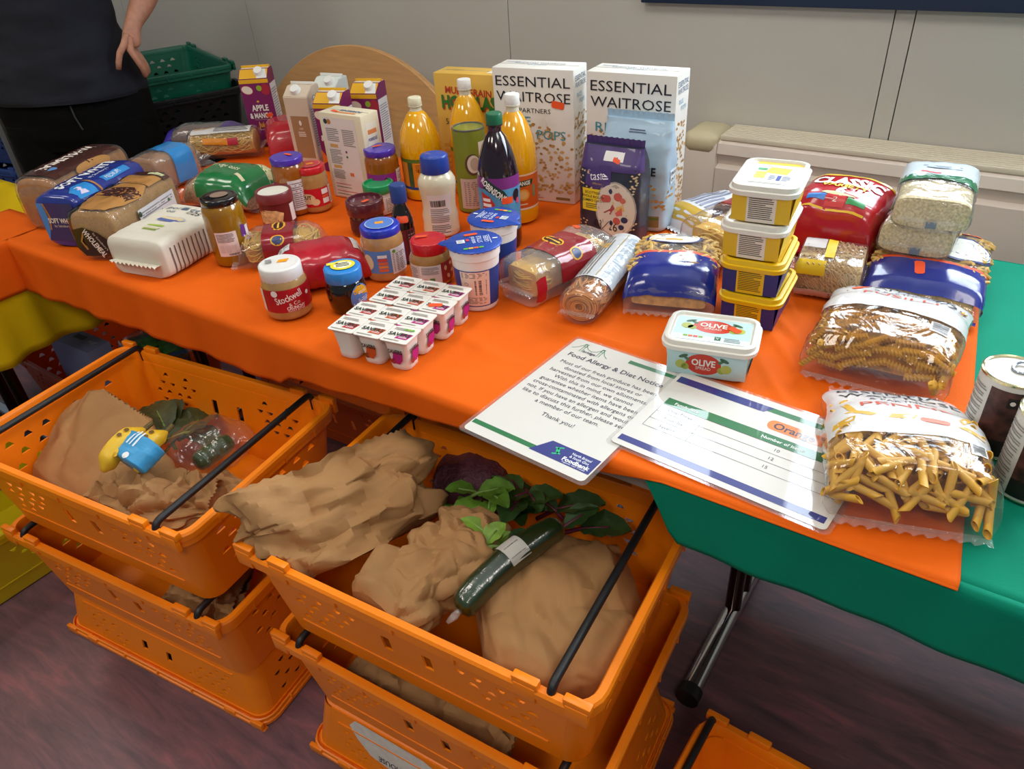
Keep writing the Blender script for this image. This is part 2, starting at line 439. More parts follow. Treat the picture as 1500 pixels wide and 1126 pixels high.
# ---------------------------------------------------------------- tables
chrome = M('c9ccd0', .12, 1., name='chrome'); darkchrome = M('5b4a44', .16, 1., name='dark_chrome'); blackp = M('16161a', .45, name='black_plastic')
def table(label, x0, x1, y0, y1, legs, along='x'):
    t = thing('folding_table', label, 'table', ((x0 + x1) / 2, (y0 + y1) / 2, 0))
    cx, cy = (x0 + x1) / 2, (y0 + y1) / 2
    v, f = boxvf(0, 0, TZ - .031, x1 - x0, y1 - y0, .036, .004); mobj('table_top', v, f, M('8d8a84', .5), t)
    for lx, ly, p0, p1, foot in legs:
        for p in (p0, p1):
            q = (lx - cx, p - cy) if along == 'x' else (p - cx, ly - cy)
            v, f = tubevf([(q[0], q[1], .03), (q[0], q[1], TZ - .048)], .0165, 14); mobj('leg_post', v, f, darkchrome, t, smooth=50)
        a, b = foot
        A = (lx - cx, a - cy, .027) if along == 'x' else (a - cx, ly - cy, .027)
        B = (lx - cx, b - cy, .027) if along == 'x' else (b - cx, ly - cy, .027)
        v, f = tubevf([A, B], .019, 16); mobj('foot_bar', v, f, chrome, t, smooth=50)
        for e, d in ((A, B), (B, A)):
            dd = (Vector(e) - Vector(d)).normalized(); s = Vector(e) - dd * .02
            v, f = tubevf([s, Vector(e) + dd * .006], .023, 14); mobj('foot_cap', v, f, blackp, t, smooth=50)
    return t
table('folding table under the orange cloth with chrome legs', -1.945, -.432, .70, 1.535, [(-1.80, 0, .97, 1.10, (.86, 1.42)), (-.62, 0, .97, 1.10, (.86, 1.42))])
table('folding table under the green cloth with chrome foot bar', -.428, 1.42, .70, 1.535, [(-.255, 0, 1.09, 1.15, (.85, 1.42)), (1.2, 0, 1.09, 1.15, (.85, 1.42))])
table('folding table under the yellow cloth with dark chrome posts', -2.68, -1.955, -.75, .90, [(0, .66, -2.31, -2.42, (-2.62, -2.08)), (0, -.5, -2.31, -2.42, (-2.62, -2.08))], 'y')

def cloth_mat(name, col, rough=.75):
    m = M(col, rough, var=.03, vscale=14, bump=.10, bscale=260, spec=.15, name=name); return m
OR = cloth_mat('orange_cotton', 'e3620c'); GR = cloth_mat('green_cotton', '008468'); YE = cloth_mat('yellow_cotton', 'd0b008')
FOLDS = [(P(*p).to_2d(), P(*q_).to_2d(), am, w) for p, q_, am, w in (((770, 462), (965, 520), .006, .011), ((800, 478), (950, 548), .004, .009), ((1118, 470), (1200, 590), .006, .011), ((1108, 520), (1180, 640), .005, .010), ((1128, 455), (1190, 520), .005, .010), ((600, 440), (740, 530), .003, .014), ((640, 300), (840, 320), .005, .012), ((790, 345), (850, 360), .004, .01), ((310, 400), (400, 470), .003, .014), ((440, 480), (500, 540), .004, .012))]
def wrk(x, y, s=0):
    "shallow creases of a cloth lying on a table"
    a = ridged((x * 2.6 + y * 1.1 + s, y * 4.4 - x * .8, .3 + s), 3) * .0042
    h = min(.0004, a - .0030)
    if s == 0:
        for A, B, am, w in FOLDS:
            d = B - A; t = max(0, min(1, ((x - A.x) * d.x + (y - A.y) * d.y) / d.length_squared)); q = math.hypot(x - A.x - d.x * t, y - A.y - d.y * t)
            if q < w * 3: h += am * math.exp(-(q / w) ** 2) * math.sin(math.pi * min(1, max(0, .12 + t * .76)))
    return h
def ribbon(path, drops, nd=14, wave=.006, wf=26., r=.012):
    "cloth hanging from a table edge: path of (x, y, nx, ny) with outward normals"
    V = []; n = len(path)
    for (x, y, nx, ny), d in zip(path, drops):
        L = d + r * .57
        for j in range(nd + 1):
            s = L * j / nd; arc = r * math.pi / 2
            if s < min(arc, L):
                a = s / r; ox, oz = r * math.sin(a), -r + r * math.cos(a)
            else: ox, oz = r, -r - (s - arc)
            k = max(0, (s - arc) / .12)
            wv = wave * k * (math.sin((x + y) * wf) + .7 * math.sin((x - y) * wf * 2.3 + 1)) + .010 * k * .5
            V.append((x + nx * (ox + wv), y + ny * (ox + wv), oz))
    F = [(i * (nd + 1) + j, (i + 1) * (nd + 1) + j, (i + 1) * (nd + 1) + j + 1, i * (nd + 1) + j + 1) for i in range(n - 1) for j in range(nd)]
    return V, F
def grid(fn, nu, nv):
    V = [fn(i / nu, j / nv) for j in range(nv + 1) for i in range(nu + 1)]
    F = [(j * (nu + 1) + i, j * (nu + 1) + i + 1, (j + 1) * (nu + 1) + i + 1, (j + 1) * (nu + 1) + i) for j in range(nv) for i in range(nu)]
    return V, F
def cloth(name, label, parts, mat, z):
    v, f = merge(parts); v = [(a, b, c + z) for a, b, c in v]
    bm = bmesh.new(); vs = [bm.verts.new(p) for p in v]
    for q in f:
        try: bm.faces.new([vs[i] for i in q])
        except ValueError: pass
    bmesh.ops.remove_doubles(bm, verts=bm.verts, dist=.0004); bmesh.ops.recalc_face_normals(bm, faces=bm.faces)
    me = bpy.data.meshes.new(name); bm.to_mesh(me); bm.free(); me.materials.append(mat); me.shade_smooth()
    o = bpy.data.objects.new(name, me); COL.objects.link(o); tag(o, label, 'tablecloth')
    md = o.modifiers.new('thick', 'SOLIDIFY'); md.thickness = .0009; md.offset = -1
    return o
# orange
YF = .690
def o_top(a, b):
    y = YF + (1.55 - YF) * b; xr = .063 + (-.015 - .063) * (y - .725) / (1.549 - .725)
    x = -1.95 + (xr + 1.95) * a
    return (x, y, wrk(x, y) * min(1, (y - YF) * 30))
dx = [-2.2, -1.95, -1.58, -1.24, -1.045, -1.02, -.985, -.9, -.7, -.55, -.35, -.27, .2]; dd = [.125, .125, .114, .10, .098, .100, .075, .066, .050, .036, .022, .004, .004]
xsn = [o_top(i / 340, 0)[0] for i in range(341)]
pth = [(x, YF, 0, -1) for x in xsn]; drp = [float(np.interp(x, dx, dd)) for x in xsn]
rb = ribbon(pth, drp, wave=.004)
side = ribbon([(-1.95, .28 + (YF - .28) * i / 30, 1, 0) for i in range(31)], [.125] * 31, wave=.004)
ext = grid(lambda a, b: (-2.16 + .21 * a, .28 + .52 * b, wrk(-2.16 + .21 * a, .28 + .52 * b) * .3 + .0008), 12, 24)
cloth('orange_tablecloth', 'orange cotton tablecloth under the groceries, hanging over the front edge', [grid(o_top, 340, 148), rb, side, ext], OR, TZ)
# green
def g_top(a, b):
    x = -.30 + 1.85 * a; y = YF + .002 + (1.545 - YF) * b
    return (x, y, wrk(x, y, 7) * 2.2 * min(1, max(0, (x - .07) * 12)) * min(1, (y - YF) * 20) - .0006)
xg = [g_top(i / 130, 0)[0] for i in range(131)]
rg_ = ribbon([(x, YF + .002, 0, -1) for x in xg], [.098 * min(1, max(.02, (x + .30) / .05)) for x in xg], wave=.003, r=.010)
bk = ribbon([(x, 1.5465, 0, 1) for x in xg], [.09] * len(xg), wave=.003, r=.010)
cloth('green_tablecloth', 'green cotton tablecloth under the two cans, hanging over the front edge', [grid(g_top, 130, 60), rg_, bk], GR, TZ - .0024)
# yellow
def y_top(a, b):
    x = -2.70 + .75 * a; y = -.77 + 1.69 * b; return (x, y, wrk(x, y, 3) * .3)
ysd = ribbon([(-1.95, -.77 + 1.69 * i / 80, 1, 0) for i in range(81)], [.275] * 81, wave=.006, r=.008)
yen = ribbon([(-2.70 + .75 * i / 40, .92, 0, 1) for i in range(41)], [.275] * 41, wave=.006, r=.008)
cloth('yellow_tablecloth', 'mustard yellow tablecloth partly covered by the orange one', [grid(y_top, 30, 60), ysd, yen], YE, TZ - .0032)
# ================================================================== crates
def rring(a, b, r, z, n=5):
    out = []
    for cx, cy, s in ((a - r, b - r, 0), (-a + r, b - r, 90), (-a + r, -b + r, 180), (a - r, -b + r, 270)):
        for i in range(n + 1):
            t = R_(s + 90 * i / n); out.append((cx + r * math.cos(t), cy + r * math.sin(t), z))
    return out
def ringloft(rings, close=False):
    n = len(rings[0]); V = [p for q in rings for p in q]; F = []
    m = len(rings)
    for i in range(m if close else m - 1):
        for k in range(n):
            k2 = (k + 1) % n; i2 = (i + 1) % m; F.append((i * n + k, i * n + k2, i2 * n + k2, i2 * n + k))
    return V, F
CH = .195
def crate_body(h=CH):
    parts = []; tk = .0032
    at, bt, ab, bb, r = .2885, .1885, .264, .164, .03
    hz = h - .026
    # rim: outward flange with a stepped lip
    prof = [(.2845, h - .03), (.2845, h - .004), (.287, h), (.2965, h), (.2995, h - .004), (.2995, h - .014), (.2965, h - .016), (.2965, h - .027), (.2935, h - .029), (.2935, h - .017), (.2885, h - .017), (.2885, h - .03)]
    parts.append(ringloft([rring(a, a - .1, r + (a - .2885), z) for a, z in prof], True))
    lugs = []
    for sy in (-1, 1):
        for x in (-.275, -.205, -.10, 0, .10, .205, .275):
            big = abs(x) in (.205, .275)
            parts.append(boxvf(x, sy * .1955, h - (.012 if big else .016), .004 if not big else .03, .0085, .028 if big else .022, .0012))
            if big: parts.append(boxvf(x, sy * .1925, h + .004, .036, .012, .014, .002))
    for sx in (-1, 1):
        for y in (-.12, -.04, .04, .12): parts.append(boxvf(sx * .2955, y, h - .016, .0085, .004, .022, .001))
    # four walls as plates with holes
    def tri(x, y, w, q, up): 
        return [(x - w / 2, y), (x + w / 2, y), (x + w * .16, y + q), (x - w * .16, y + q)] if up else [(x - w / 2, y + q), (x - w * .16, y), (x + w * .16, y), (x + w / 2, y + q)]
    def rc(x0, y0, x1, y1): return [(x0, y0), (x1, y0), (x1, y1), (x0, y1)]
    hl = []
    for sx in (-1, 1):
        hl.append(rc(sx * .036 - .0075, .088, sx * .036 + .0075, .122))
        for j, (zz, xs_) in enumerate(((.146, (.112, .172)), (.124, (.095, .122, .158, .188)), (.104, (.112, .140, .172, .202)), (.082, (.130, .158, .190)), (.062, (.172, .202)))):
            for x in xs_: hl.append(tri(sx * x, zz, .019, .009, (j % 2) == 0))
    hs = []
    for sx in (-1, 1):
        for zz, ys in ((.138, (.035, .075, .115)), (.112, (.055, .095)), (.086, (.035, .075, .115)), (.060, (.095,))):
            for y in ys: hs.append(tri(sx * y, zz, .021, .011, True))
    for sy in (-1, 1):
        o = [(-(ab - r), .004), (ab - r, .004), (at - r, hz), (-(at - r), hz)]
        v, f = plate(o, [], tk) if False else plate(o, hl, tk)
        parts.append(([(x * sy * -1, sy * (bb + (bt - bb) * y / h + z), y) for x, y, z in v], f))
    for sx in (-1, 1):
        o = [(-(bb - r), .004), (bb - r, .004), (bt - r, hz), (-(bt - r), hz)]
        v, f = plate(o, hs, tk)
        parts.append(([(sx * (ab + (at - ab) * y / h + z), x * sx, y) for x, y, z in v], f))
    # rounded corners (thick)
    for cx, cy, s in ((1, 1, 0), (-1, 1, 90), (-1, -1, 180), (1, -1, 270)):
        V, F = [], []; n = 6
        for k, z in enumerate((.004, hz)):
            q = z / h; a = ab + (at - ab) * q; b = bb + (bt - bb) * q
            for rr in (r - tk / 2, r + tk / 2):
                for i in range(n + 1):
                    t = R_(s + 90 * i / n); V.append((cx * (a - r) + rr * math.cos(t), cy * (b - r) + rr * math.sin(t), z))
        m = n + 1
        for i in range(n):
            F.append((m + i, m + i + 1, 3 * m + i + 1, 3 * m + i)); F.append((i + 1, i, 2 * m + i, 2 * m + i + 1))
        parts.append((V, F))
    # base with a raised tray line
    parts.append(ringloft([rring(ab - .004, bb - .004, r - .004, .0), rring(ab, bb, r, .003), rring(ab + .0005, bb + .0005, r, .008), rring(ab - .004, bb - .004, r - .003, .008)]))
    v = rring(ab - .004, bb - .004, r - .004, .0); n = len(v); parts.append((v, [tuple(range(n))[::-1]]))
    v = rring(ab - .004, bb - .004, r - .003, .008); parts.append((v, [tuple(range(n))]))
    # strengthening line below the slots
    for sy in (-1, 1):
        z = .045; parts.append(boxvf(0, sy * (bb + (bt - bb) * z / h + .002), z, .44, .003, .004, .0008))
    return merge(parts)
_cb = crate_body()
_arm = tubevf(round_path([(0, -.190, CH - .028), (0, -.190, CH + .009), (0, .190, CH + .009), (0, .190, CH - .028)], .016, 5), .0062, 10)
_crm = {}
def plastic(col):
    return M(col, .36, var=.05, vscale=9, bump=.03, bscale=200, name='crate_plastic')
def crate(label, x, y, z, yaw, col, inv=False, arms=True, armx=(-.238, .238), group=None, name='plastic_crate'):
    c = thing(name, label, 'crate', (x, y, z + (CH if inv else 0)), 0, group, rot=(R_(180) if inv else 0, 0, R_(yaw)))
    if col not in _crm:
        o = mobj('basket', _cb[0], _cb[1], plastic(col), c, smooth=32); _crm[col] = o.data
    else:
        o = bpy.data.objects.new('basket', _crm[col]); COL.objects.link(o); o.parent = c
    if arms:
        for ax in armx:
            if 'arm' not in _crm:
                a = mobj('bale_arm', *_arm, M('17181b', .42, bump=.05, bscale=300, name='black_steel'), c, smooth=50); _crm['arm'] = a.data
            else:
                a = bpy.data.objects.new('bale_arm', _crm['arm']); COL.objects.link(a); a.parent = c
            a.location = (ax, 0, 0)
    return c
ORC = 'ff8a0c'
RX, RY, RYAW = -.547, .612, 4.2
LX, LY, LYAW = -1.229, .517, 7.
ZB, ZM = .139, .350          # base heights of the middle and top crates
rbot = crate('orange crate turned upside down on the floor with a torn paper label', RX, RY, 0.0, RYAW, ORC, inv=True, arms=False)
rbot.scale.z = .70; rbot.location.z = CH * .70
crate('orange crate in the middle of the stack below the cucumber crate', RX + .004, RY + .002, ZB, RYAW - .5, ORC)
crate('orange crate holding the cucumber and three kraft paper bags', RX, RY, ZM, RYAW, ORC)
lb = crate('orange crate turned upside down on the floor under the banana stack', LX - .012, LY + .012, 0.0, LYAW, ORC, inv=True, arms=False)
lb.scale.z = .70; lb.location.z = CH * .70
crate('orange crate in the middle of the stack below the banana crate', LX + .004, LY, ZB, LYAW, ORC)
crate('orange crate holding the bananas and crumpled kraft paper', LX, LY, ZM, LYAW, ORC)
crate('orange crate on the floor under the green tablecloth beside the chrome foot', .103, .527, 0, -2, ORC, armx=(-.281, .238))
crate('dark orange crate on the floor holding the blue cereal box', -2.215, .935, 0, -1, 'd9520c', arms=False)
crate('dark orange crate on the floor behind the table posts', -1.40, 1.27, 0, 2, 'e2600a', arms=False)
crate('yellow crate on the floor beside the banana stack', -1.885, .235, 0, 88, 'c9b40c', arms=False)
# torn label on the upside-down crate: printed the right way up for the crate
fs = lambda u, v, k: Vector((-u, .164 + .0245 * v / CH + .0022 + k, v))
pr = Pr(fs)
pr.poly([(-.008, .030), (.03, .012), (.10, .008), (.178, .004), (.192, .030), (.176, .065), (.146, .102), (.086, .118), (.026, .120), (-.0, .102), (-.010, .070), (.002, .050)], M('d9d4ca', .7, var=.08, vscale=60), 0)
pr.text('STONEHOUSE', .078, .094, .024, '3a3a3a', width=.10, bold=.01); pr.text('TOTAL', .020, .064, .018, '3a3a3a', width=.042)
pr.build('paper_label', rbot, 'torn white paper label printed STONEHOUSE TOTAL')
# ================================================================== jars, tubs, bottles, cans
def face_yaw(p): return math.degrees(math.atan2(p.y, p.x)) - 90      # turn local -y towards the lens
def pos(x, y, z=TZ + .0006): return Vector((x, y, z))
def smoothprof(pts, n=4):
    "rounds a profile through its points"
    out = [pts[0]]
    for i in range(1, len(pts)):
        a, b = pts[i - 1], pts[i]
        out.append(b)
    return out
def jarprof(r, h, neck, nh, foot=.006, sh=.016):
    return [(0, .0), (r - foot, .0), (r - .0015, foot * .6), (r, foot * 1.4), (r, h - nh - sh), (r - (r - neck) * .15, h - nh - sh * .55), (r - (r - neck) * .55, h - nh - sh * .15), (neck + .001, h - nh + .001), (neck, h - nh + .003), (neck, h)]
def lid(name, parent, r, z, h, mat, ridges=0, dome=.0015, top=None, inset=0.):
    pts = [(0, z), (r - .0005, z), (r, z + .001), (r, z + h - .003), (r - .001, z + h - .001), (r - .003, z + h)]
    if inset: pts += [(r - .005, z + h), (r - .006, z + h - inset), (0, z + h - inset)]
    else: pts += [(r - .006, z + h - .0006), (r * .7, z + h - .0004), (0, z + h + dome)]
    v, f = lathevf(pts, 48)
    if ridges:
        v = [(x * (1 + (.012 if (int((math.atan2(y, x) / math.pi + 1) * ridges) % 2) else 0) * (z0 > z + .0005 and z0 < z + h - .002)), y * (1 + (.012 if (int((math.atan2(y, x) / math.pi + 1) * ridges) % 2) else 0) * (z0 > z + .0005 and z0 < z + h - .002)), z0) for x, y, z0 in v]
    return mobj(name, v, f, mat, parent, smooth=40)
def jar(name, label, x, y, r, h, neck, lr, lh, cont, lidm, turn=0, cat='jar', prints=None, top=None, nh=None, prof=None, contm=None, gap=None, seg=48, ridges=0, inset=0., group=None):
    p = pos(x, y); t = thing(name, label, cat, p, face_yaw(p) + turn, group)
    nh = nh or lh * .9; pf = prof or jarprof(r, h - .002 - inset - (.002 if inset else 0), neck, nh)
    v, f = lathevf(pf, seg); mobj('body', v, f, contm or M(cont, .18, coat=1., var=.10, vscale=45, name='sauce_in_glass'), t, smooth=50)
    L = lid('lid', t, lr, h - lh, lh, lidm, ridges, inset=inset)
    if prints:
        q = Pr(lathe_surf(pf, r)); prints(q); q.build('paper_label', t)
    if top:
        q = Pr(plane_surf((0, 0, h + .0012 - inset), (1, 0, 0), (0, 1, 0))); top(q); q.build('lid_print', t)
    return t
DK = '3b3b40'; PINKW = 'e9d9d6'
purple_lid = M('4b2fae', .28, coat=.6); red_lid = M('d01f2c', .3, coat=.5)
def lab_curry(q, name):
    f0 = q.f; q.f = lambda u, v, o: f0(u, .004 + v * 1.32, o)
    q.rect(-.060, .012, .060, .058, M('9a1f86', .45)); q.poly([(-.030, .012), (.020, .012), (.016, .040), (-.006, .052), (-.026, .040)], M('3d1750', .45), 1)
    q.text(name, -.008, .030, .013, 'f3e9dc', width=.042, bold=.02); q.ell(-.006, .046, .004, .003, 'd7b24a', 3); q.lines(-.022, .017, .006, .021, 1, 'f3e9dc', 3)
    q.rect(.022, .008, .072, .062, 'e6dfe0', 2); q.lines(.026, .012, .066, .058, 13, '77727a', 3, seed=4)
def st(q, u=0, v=0, m=None, w=.022, rot=-5): sticker(q, u, v, w, .009, rot, m)
jar('curry_sauce_jar', 'purple-lidded curry sauce jar beside the red-lidded peanut butter', -1.428, 1.130, .040, .134, .033, .0375, .015, '9a5512', purple_lid, -46, prints=lambda q: lab_curry(q, ''), top=lambda q: st(q, .004, .004))
jar('curry_sauce_jar', 'purple-lidded curry sauce jar in front of the orange squash', -1.262, 1.270, .040, .134, .033, .0375, .015, '9a5512', purple_lid, 16, prints=lambda q: lab_curry(q, 'TIKKA'), top=lambda q: st(q, -.004, .004))
jar('curry_sauce_jar', 'black-lidded curry jar behind the cream cereal carton', -1.475, 1.350, .038, .134, .032, .036, .015, 'a8772a', M('141416', .25, coat=.6), 0, prints=lambda q: q.rect(-.06, .012, .06, .058, '5a2b6a'))
def lab_pb(q):
    q.rect(-.052, .016, .062, .060, M('c81728', .4)); q.ell(-.022, .036, .017, .013, 'e2c79a', 1); q.ell(-.006, .028, .010, .008, 'e2c79a', 1); q.text('NUT', -.026, .040, .012, '3a2416', bold=.03)
    q.rect(.012, .022, .030, .034, 'f2ece8', 2); q.rect(.012, .036, .030, .041, 'e7653b', 2); q.rect(.012, .044, .030, .056, 'f2ece8', 2); q.rect(.034, .016, .056, .060, 'e9dfd9', 2); q.lines(.036, .02, .054, .056, 10, '888', 3) if False else None
    q.lines(.036, .02, .054, .056, 10, '888888', 3)
jar('peanut_butter_jar', 'red-lidded peanut butter jar with red label beside the purple-lidded jar', -1.393, 1.163, .0365, .108, .033, .0355, .016, 'b78a52', red_lid, 6, prints=lab_pb, top=lambda q: (q.ell(0, 0, .026, .026, 'e9a3a0', 0), q.ell(0, 0, .0245, .0245, M('d01f2c', .3, coat=.5), 1), q.rect(-.006, -.005, .010, .005, STICKY, 2)))
def lab_korma(q):
    q.rect(-.030, .026, .014, .078, 'ecd6d2'); q.lines(-.027, .056, .010, .075, 7, '6a6065', 2, seed=3)
    for k in range(3): q.rect(-.026 + k * .012, .034, -.016 + k * .012, .050, 'd9c4c2', 2)
    q.bars(-.010, .028, .010, .032, '222222', 2); q.rect(.030, .026, .050, .080, 'e9dada'); q.poly([(.024, .060), (.038, .060), (.038, .082), (.027, .086)], M('6b2d86', .45), 2)
jar('korma_sauce_jar', 'yellow korma sauce jar with glossy black lid beside the white oats bag', -1.335, .868, .041, .142, .034, .037, .014, '96690a', M('0f0f11', .2, coat=.8), 0, prints=lab_korma, top=lambda q: q.ell(.002, 0, .018, .016, M('8d7565', .5), 0))
def lab_gravy(q):
    q.rect(-.14, .004, .14, .056, M('6a1f22', .4)); q.poly([(-.052, .012), (-.020, .010), (.006, .018), (.012, .036), (-.004, .044), (-.030, .046), (-.050, .040)], M('d7b27c', .5, var=.4, vscale=90), 1)
    q.rect(.030, .012, .048, .052, 'ece8e6', 2); q.bars(.036, .016, .046, .046, vert=False)
def gravy():
    p = pos(-1.405, 1.055); t = thing('gravy_tub', 'maroon cardboard gravy tub with recessed white lid between two jars', 'tub', p, face_yaw(p))
    pf = [(0, 0), (.038, 0), (.0385, .062), (.0385, .066)]; v, f = lathevf(pf, 48); mobj('body', v, f, M('6a1f22', .45), t, smooth=40)
    v, f = lathevf([(0, .058), (.041, .058), (.0415, .060), (.0415, .079), (.040, .081), (.0375, .081), (.0365, .076), (0, .076)], 48); mobj('lid_ring', v, f, M('7c2f35', .35, coat=.3), t, smooth=40)
    v, f = lathevf([(0, .0762), (.036, .0762), (.035, .0775), (0, .0772)], 48); mobj('lid', v, f, M('e5e3d6', .4), t, smooth=40)
    q = Pr(lathe_surf(pf, .0385)); lab_gravy(q); q.build('printed_wrap', t)
gravy()
def lab_choc(q):
    q.rect(-.10, .006, .10, .040, M('4f1f26', .35)); q.ell(.006, .040, .005, .003, 'd7b24a', 2); q.lines(-.004, .014, .032, .030, 2, 'caa15a', 2)
jar('hot_chocolate_jar', 'brown plastic hot chocolate jar with a maroon recessed lid', -1.176, 1.112, .0385, .077, .036, .0415, .030, '55251f', M('5d2530', .25, coat=.7), 0, prints=lab_choc, inset=.007, top=lambda q: st(q, .002, -.002, rot=35, w=.018))
def lab_green(q):
    q.rect(-.06, .004, .08, .044, 'e5ded6'); q.lines(.012, .008, .05, .040, 9, '8b8b8b', 2); q.rect(-.05, .006, -.01, .042, M('16764a', .4), 2)
jar('stock_tub', 'small tub with a recessed bright green lid behind the soy sauce', -1.232, 1.217, .0345, .072, .0335, .0365, .020, 'd8cfc4', M('0f9a5c', .3, coat=.4), 0, 'tub', prints=lab_green, inset=.005)
# soy sauce
def soy():
    p = pos(-.997, 1.035); t = thing('soy_sauce_bottle', 'dark glass soy sauce bottle with navy cap', 'bottle', p, face_yaw(p))
    pf = [(0, 0), (.0205, 0), (.0225, .003), (.0225, .082), (.0215, .092), (.0165, .108), (.0125, .118), (.0115, .126), (.0115, .140)]
    v, f = lathevf(pf, 36); mobj('body', v, f, M('140a08', .08, coat=1.), t, smooth=50)
    v, f = lathevf([(0, .126), (.0155, .126), (.016, .127), (.016, .158), (.0145, .161), (0, .1612)], 36); mobj('cap', v, f, M('25407f', .4), t, smooth=40)
    q = Pr(lathe_surf(pf, .0225)); q.rect(-.034, .008, .030, .074, M('7a1f26', .4)); q.rect(.004, .010, .028, .072, '2a1416', 1); q.lines(.008, .014, .026, .066, 9, '9b6a60', 2); sticker(q, .0, .096, .026, .013, -4); q.build('paper_label', t)
soy()
def lab_blue(q):
    q.rect(-.045, .020, .066, .066, M('5b86c4', .4)); q.ell(-.036, .042, .012, .016, 'e8cfa4', 1); q.rect(-.014, .052, .004, .058, 'e9e6e4', 2)
    for k in range(4): q.rect(-.014, .024 + k * .007, .004, .0295 + k * .007, ['e2683c', 'e98a3c', 'e2683c', 'd94b3a'][k], 2)
    q.rect(.012, .016, .052, .068, 'e0dade', 2); q.lines(.015, .02, .049, .058, 11, '77777d', 3); q.ell(.019, .062, .0035, .0035, '5b9a2c', 3)
bl = M('1f37b8', .3, coat=.5)
jar('peanut_butter_jar', 'peanut butter jar with glossy royal blue lid and blue label', -.993, .967, .041, .106, .037, .0385, .016, 'b98b58', bl, 0, prints=lab_blue, top=lambda q: (q.ell(0, 0, .028, .028, 'c9d6f2', 0), q.ell(0, 0, .0265, .0265, M('4f7fd0', .35, coat=.3), 1), q.rect(-.008, -.004, .008, .007, STICKY, 2)))
def lab_mar(q):
    q.ell(.026, .030, .022, .026, M('5b86cc', .4), 0, rot=0); q.poly([(.010, .046), (.020, .054), (.034, .052), (.046, .040), (.047, .030), (.030, .036), (.012, .040)], M('e8a51e', .4), 1)
    q.lines(.020, .038, .040, .044, 2, 'fff0cc', 3); q.text('U', .012, .018, .012, 'f0f0f8', bold=.02); q.lines(.018, .012, .044, .030, 5, 'dfe6f6', 2)
mp = [(0, 0), (.028, 0), (.032, .003), (.0345, .012), (.0365, .030), (.0368, .044), (.035, .054), (.031, .060), (.029, .063), (.029, .074)]
jar('yeast_spread_jar', 'squat black spread jar with sky blue lid on the orange cloth', -.962, .828, .0368, .084, .029, .0335, .024, '0d0806', M('2b86d6', .35, coat=.2), 0, prof=mp, contm=M('0d0706', .1, coat=1.), prints=lab_mar, ridges=60,
    top=lambda q: (q.ell(.002, 0, .022, .020, M('f2dc2e', .4), 0), q.ell(.002, 0, .016, .014, 'f4f0d0', 1), q.lines(-.010, -.008, .014, .010, 3, '33332a', 3), q.rect(-.026, .006, -.006, .016, M('f2e24a', .4), 1)))
def lab_stock(q):
    q.rect(-.058, .018, .070, .062, M('b30f20', .4)); q.text('Stockwell', .004, .047, .019, 'f4e6e0', rot=13, bold=.015, width=.05); q.text('& Co', .012, .034, .010, 'f4e6e0', rot=10)
    q.text('CRUNCHY', .014, .026, .0085, 'f4e6e0', bold=.03, width=.034); q.text('PEANUT BUTTER', .014, .0205, .0045, 'f4e6e0', width=.032); q.ell(-.020, .056, .006, .006, 'f1e9e4', 2); q.ell(.042, .045, .004, .004, 'f1e9e4', 2)
    q.rect(-.058, .018, -.046, .062, 'e6dcd4', 2)
jar('peanut_butter_jar', 'peanut butter jar with white lid and dark red label on the orange cloth', -1.052, .765, .042, .098, .037, .0375, .026, 'b08a55', M('e6e4e0', .35, coat=.2), -4, prints=lab_stock, ridges=70,
    top=lambda q: (q.rect(-.004, -.004, .014, .008, STICKY, 1, sk=.004), q.lines(-.024, -.002, -.012, .016, 3, '3b3b3b', 2)))
def lab_red2(q):
    q.rect(-.024, .010, .018, .048, 'e2d8d4'); q.lines(-.020, .030, .014, .046, 7, '7a7a7a', 2); q.rect(-.006, .014, .004, .023, M('5f8a4c', .5), 2); q.rect(.018, .010, .062, .050, M('9c2a2c', .4)); q.rect(-.05, .010, -.024, .048, 'd5c8c2'); q.lines(-.046, .014, -.028, .044, 8, '8a8080', 2)
    for k, (a, b) in enumerate(((.028, .038), (.034, .020), (.044, .042), (.048, .026))): q.ell(a, b, .0035, .005, 'd9b98a', 2, rot=30 * k)
jar('peanut_butter_jar', 'squat peanut butter jar with plain bright red lid', -.892, .987, .040, .088, .034, .0345, .026, 'a5783f', M('c4161f', .3, coat=.4), 0, prints=lab_red2, top=lambda q: st(q, -.012, .006, m=M('e8552f', .4)))
# mayonnaise squeezy bottle
def mayo():
    p = pos(-1.021, 1.181); t = thing('mayonnaise_bottle', 'squeezy mayonnaise bottle with royal blue flip cap', 'bottle', p, face_yaw(p))
    pf = [(0, 0), (.034, 0), (.0375, .004), (.0375, .016), (.0362, .03), (.0372, .045), (.0355, .060), (.036, .075), (.0385, .098), (.0405, .112), (.0395, .122), (.034, .132), (.0285, .1375), (.027, .141)]
    v, f = lathevf(pf, 48); v = [(x * (1 + .05 * (z < .06)), y * .82, z) for x, y, z in v]
    mobj('body', v, f, M('e4dcc0', .28, coat=.5, sss=.1), t, smooth=60)
    v, f = lathevf([(0, .1372), (.0295, .1372), (.0305, .139), (.0295, .168), (.0285, .172), (.026, .174), (0, .1742)], 48); v = [(x, y * .9, z) for x, y, z in v]
    mobj('cap', v, f, M('2446a6', .35, coat=.2), t, smooth=40)
    g = lathe_surf(pf, .0375); sf = lambda u, v_, k: Vector((g(u, v_, k).x, g(u, v_, k).y * .82 - k * .3, v_))
    q = Pr(sf); q.rect(-.026, .006, .028, .096, 'e7dfdc'); q.bars(-.020, .070, .014, .084); q.lines(-.022, .034, .022, .066, 8, '8b8688', 2); q.lines(-.022, .010, .022, .030, 5, '6b6668', 2); q.build('back_label', t)
mayo()
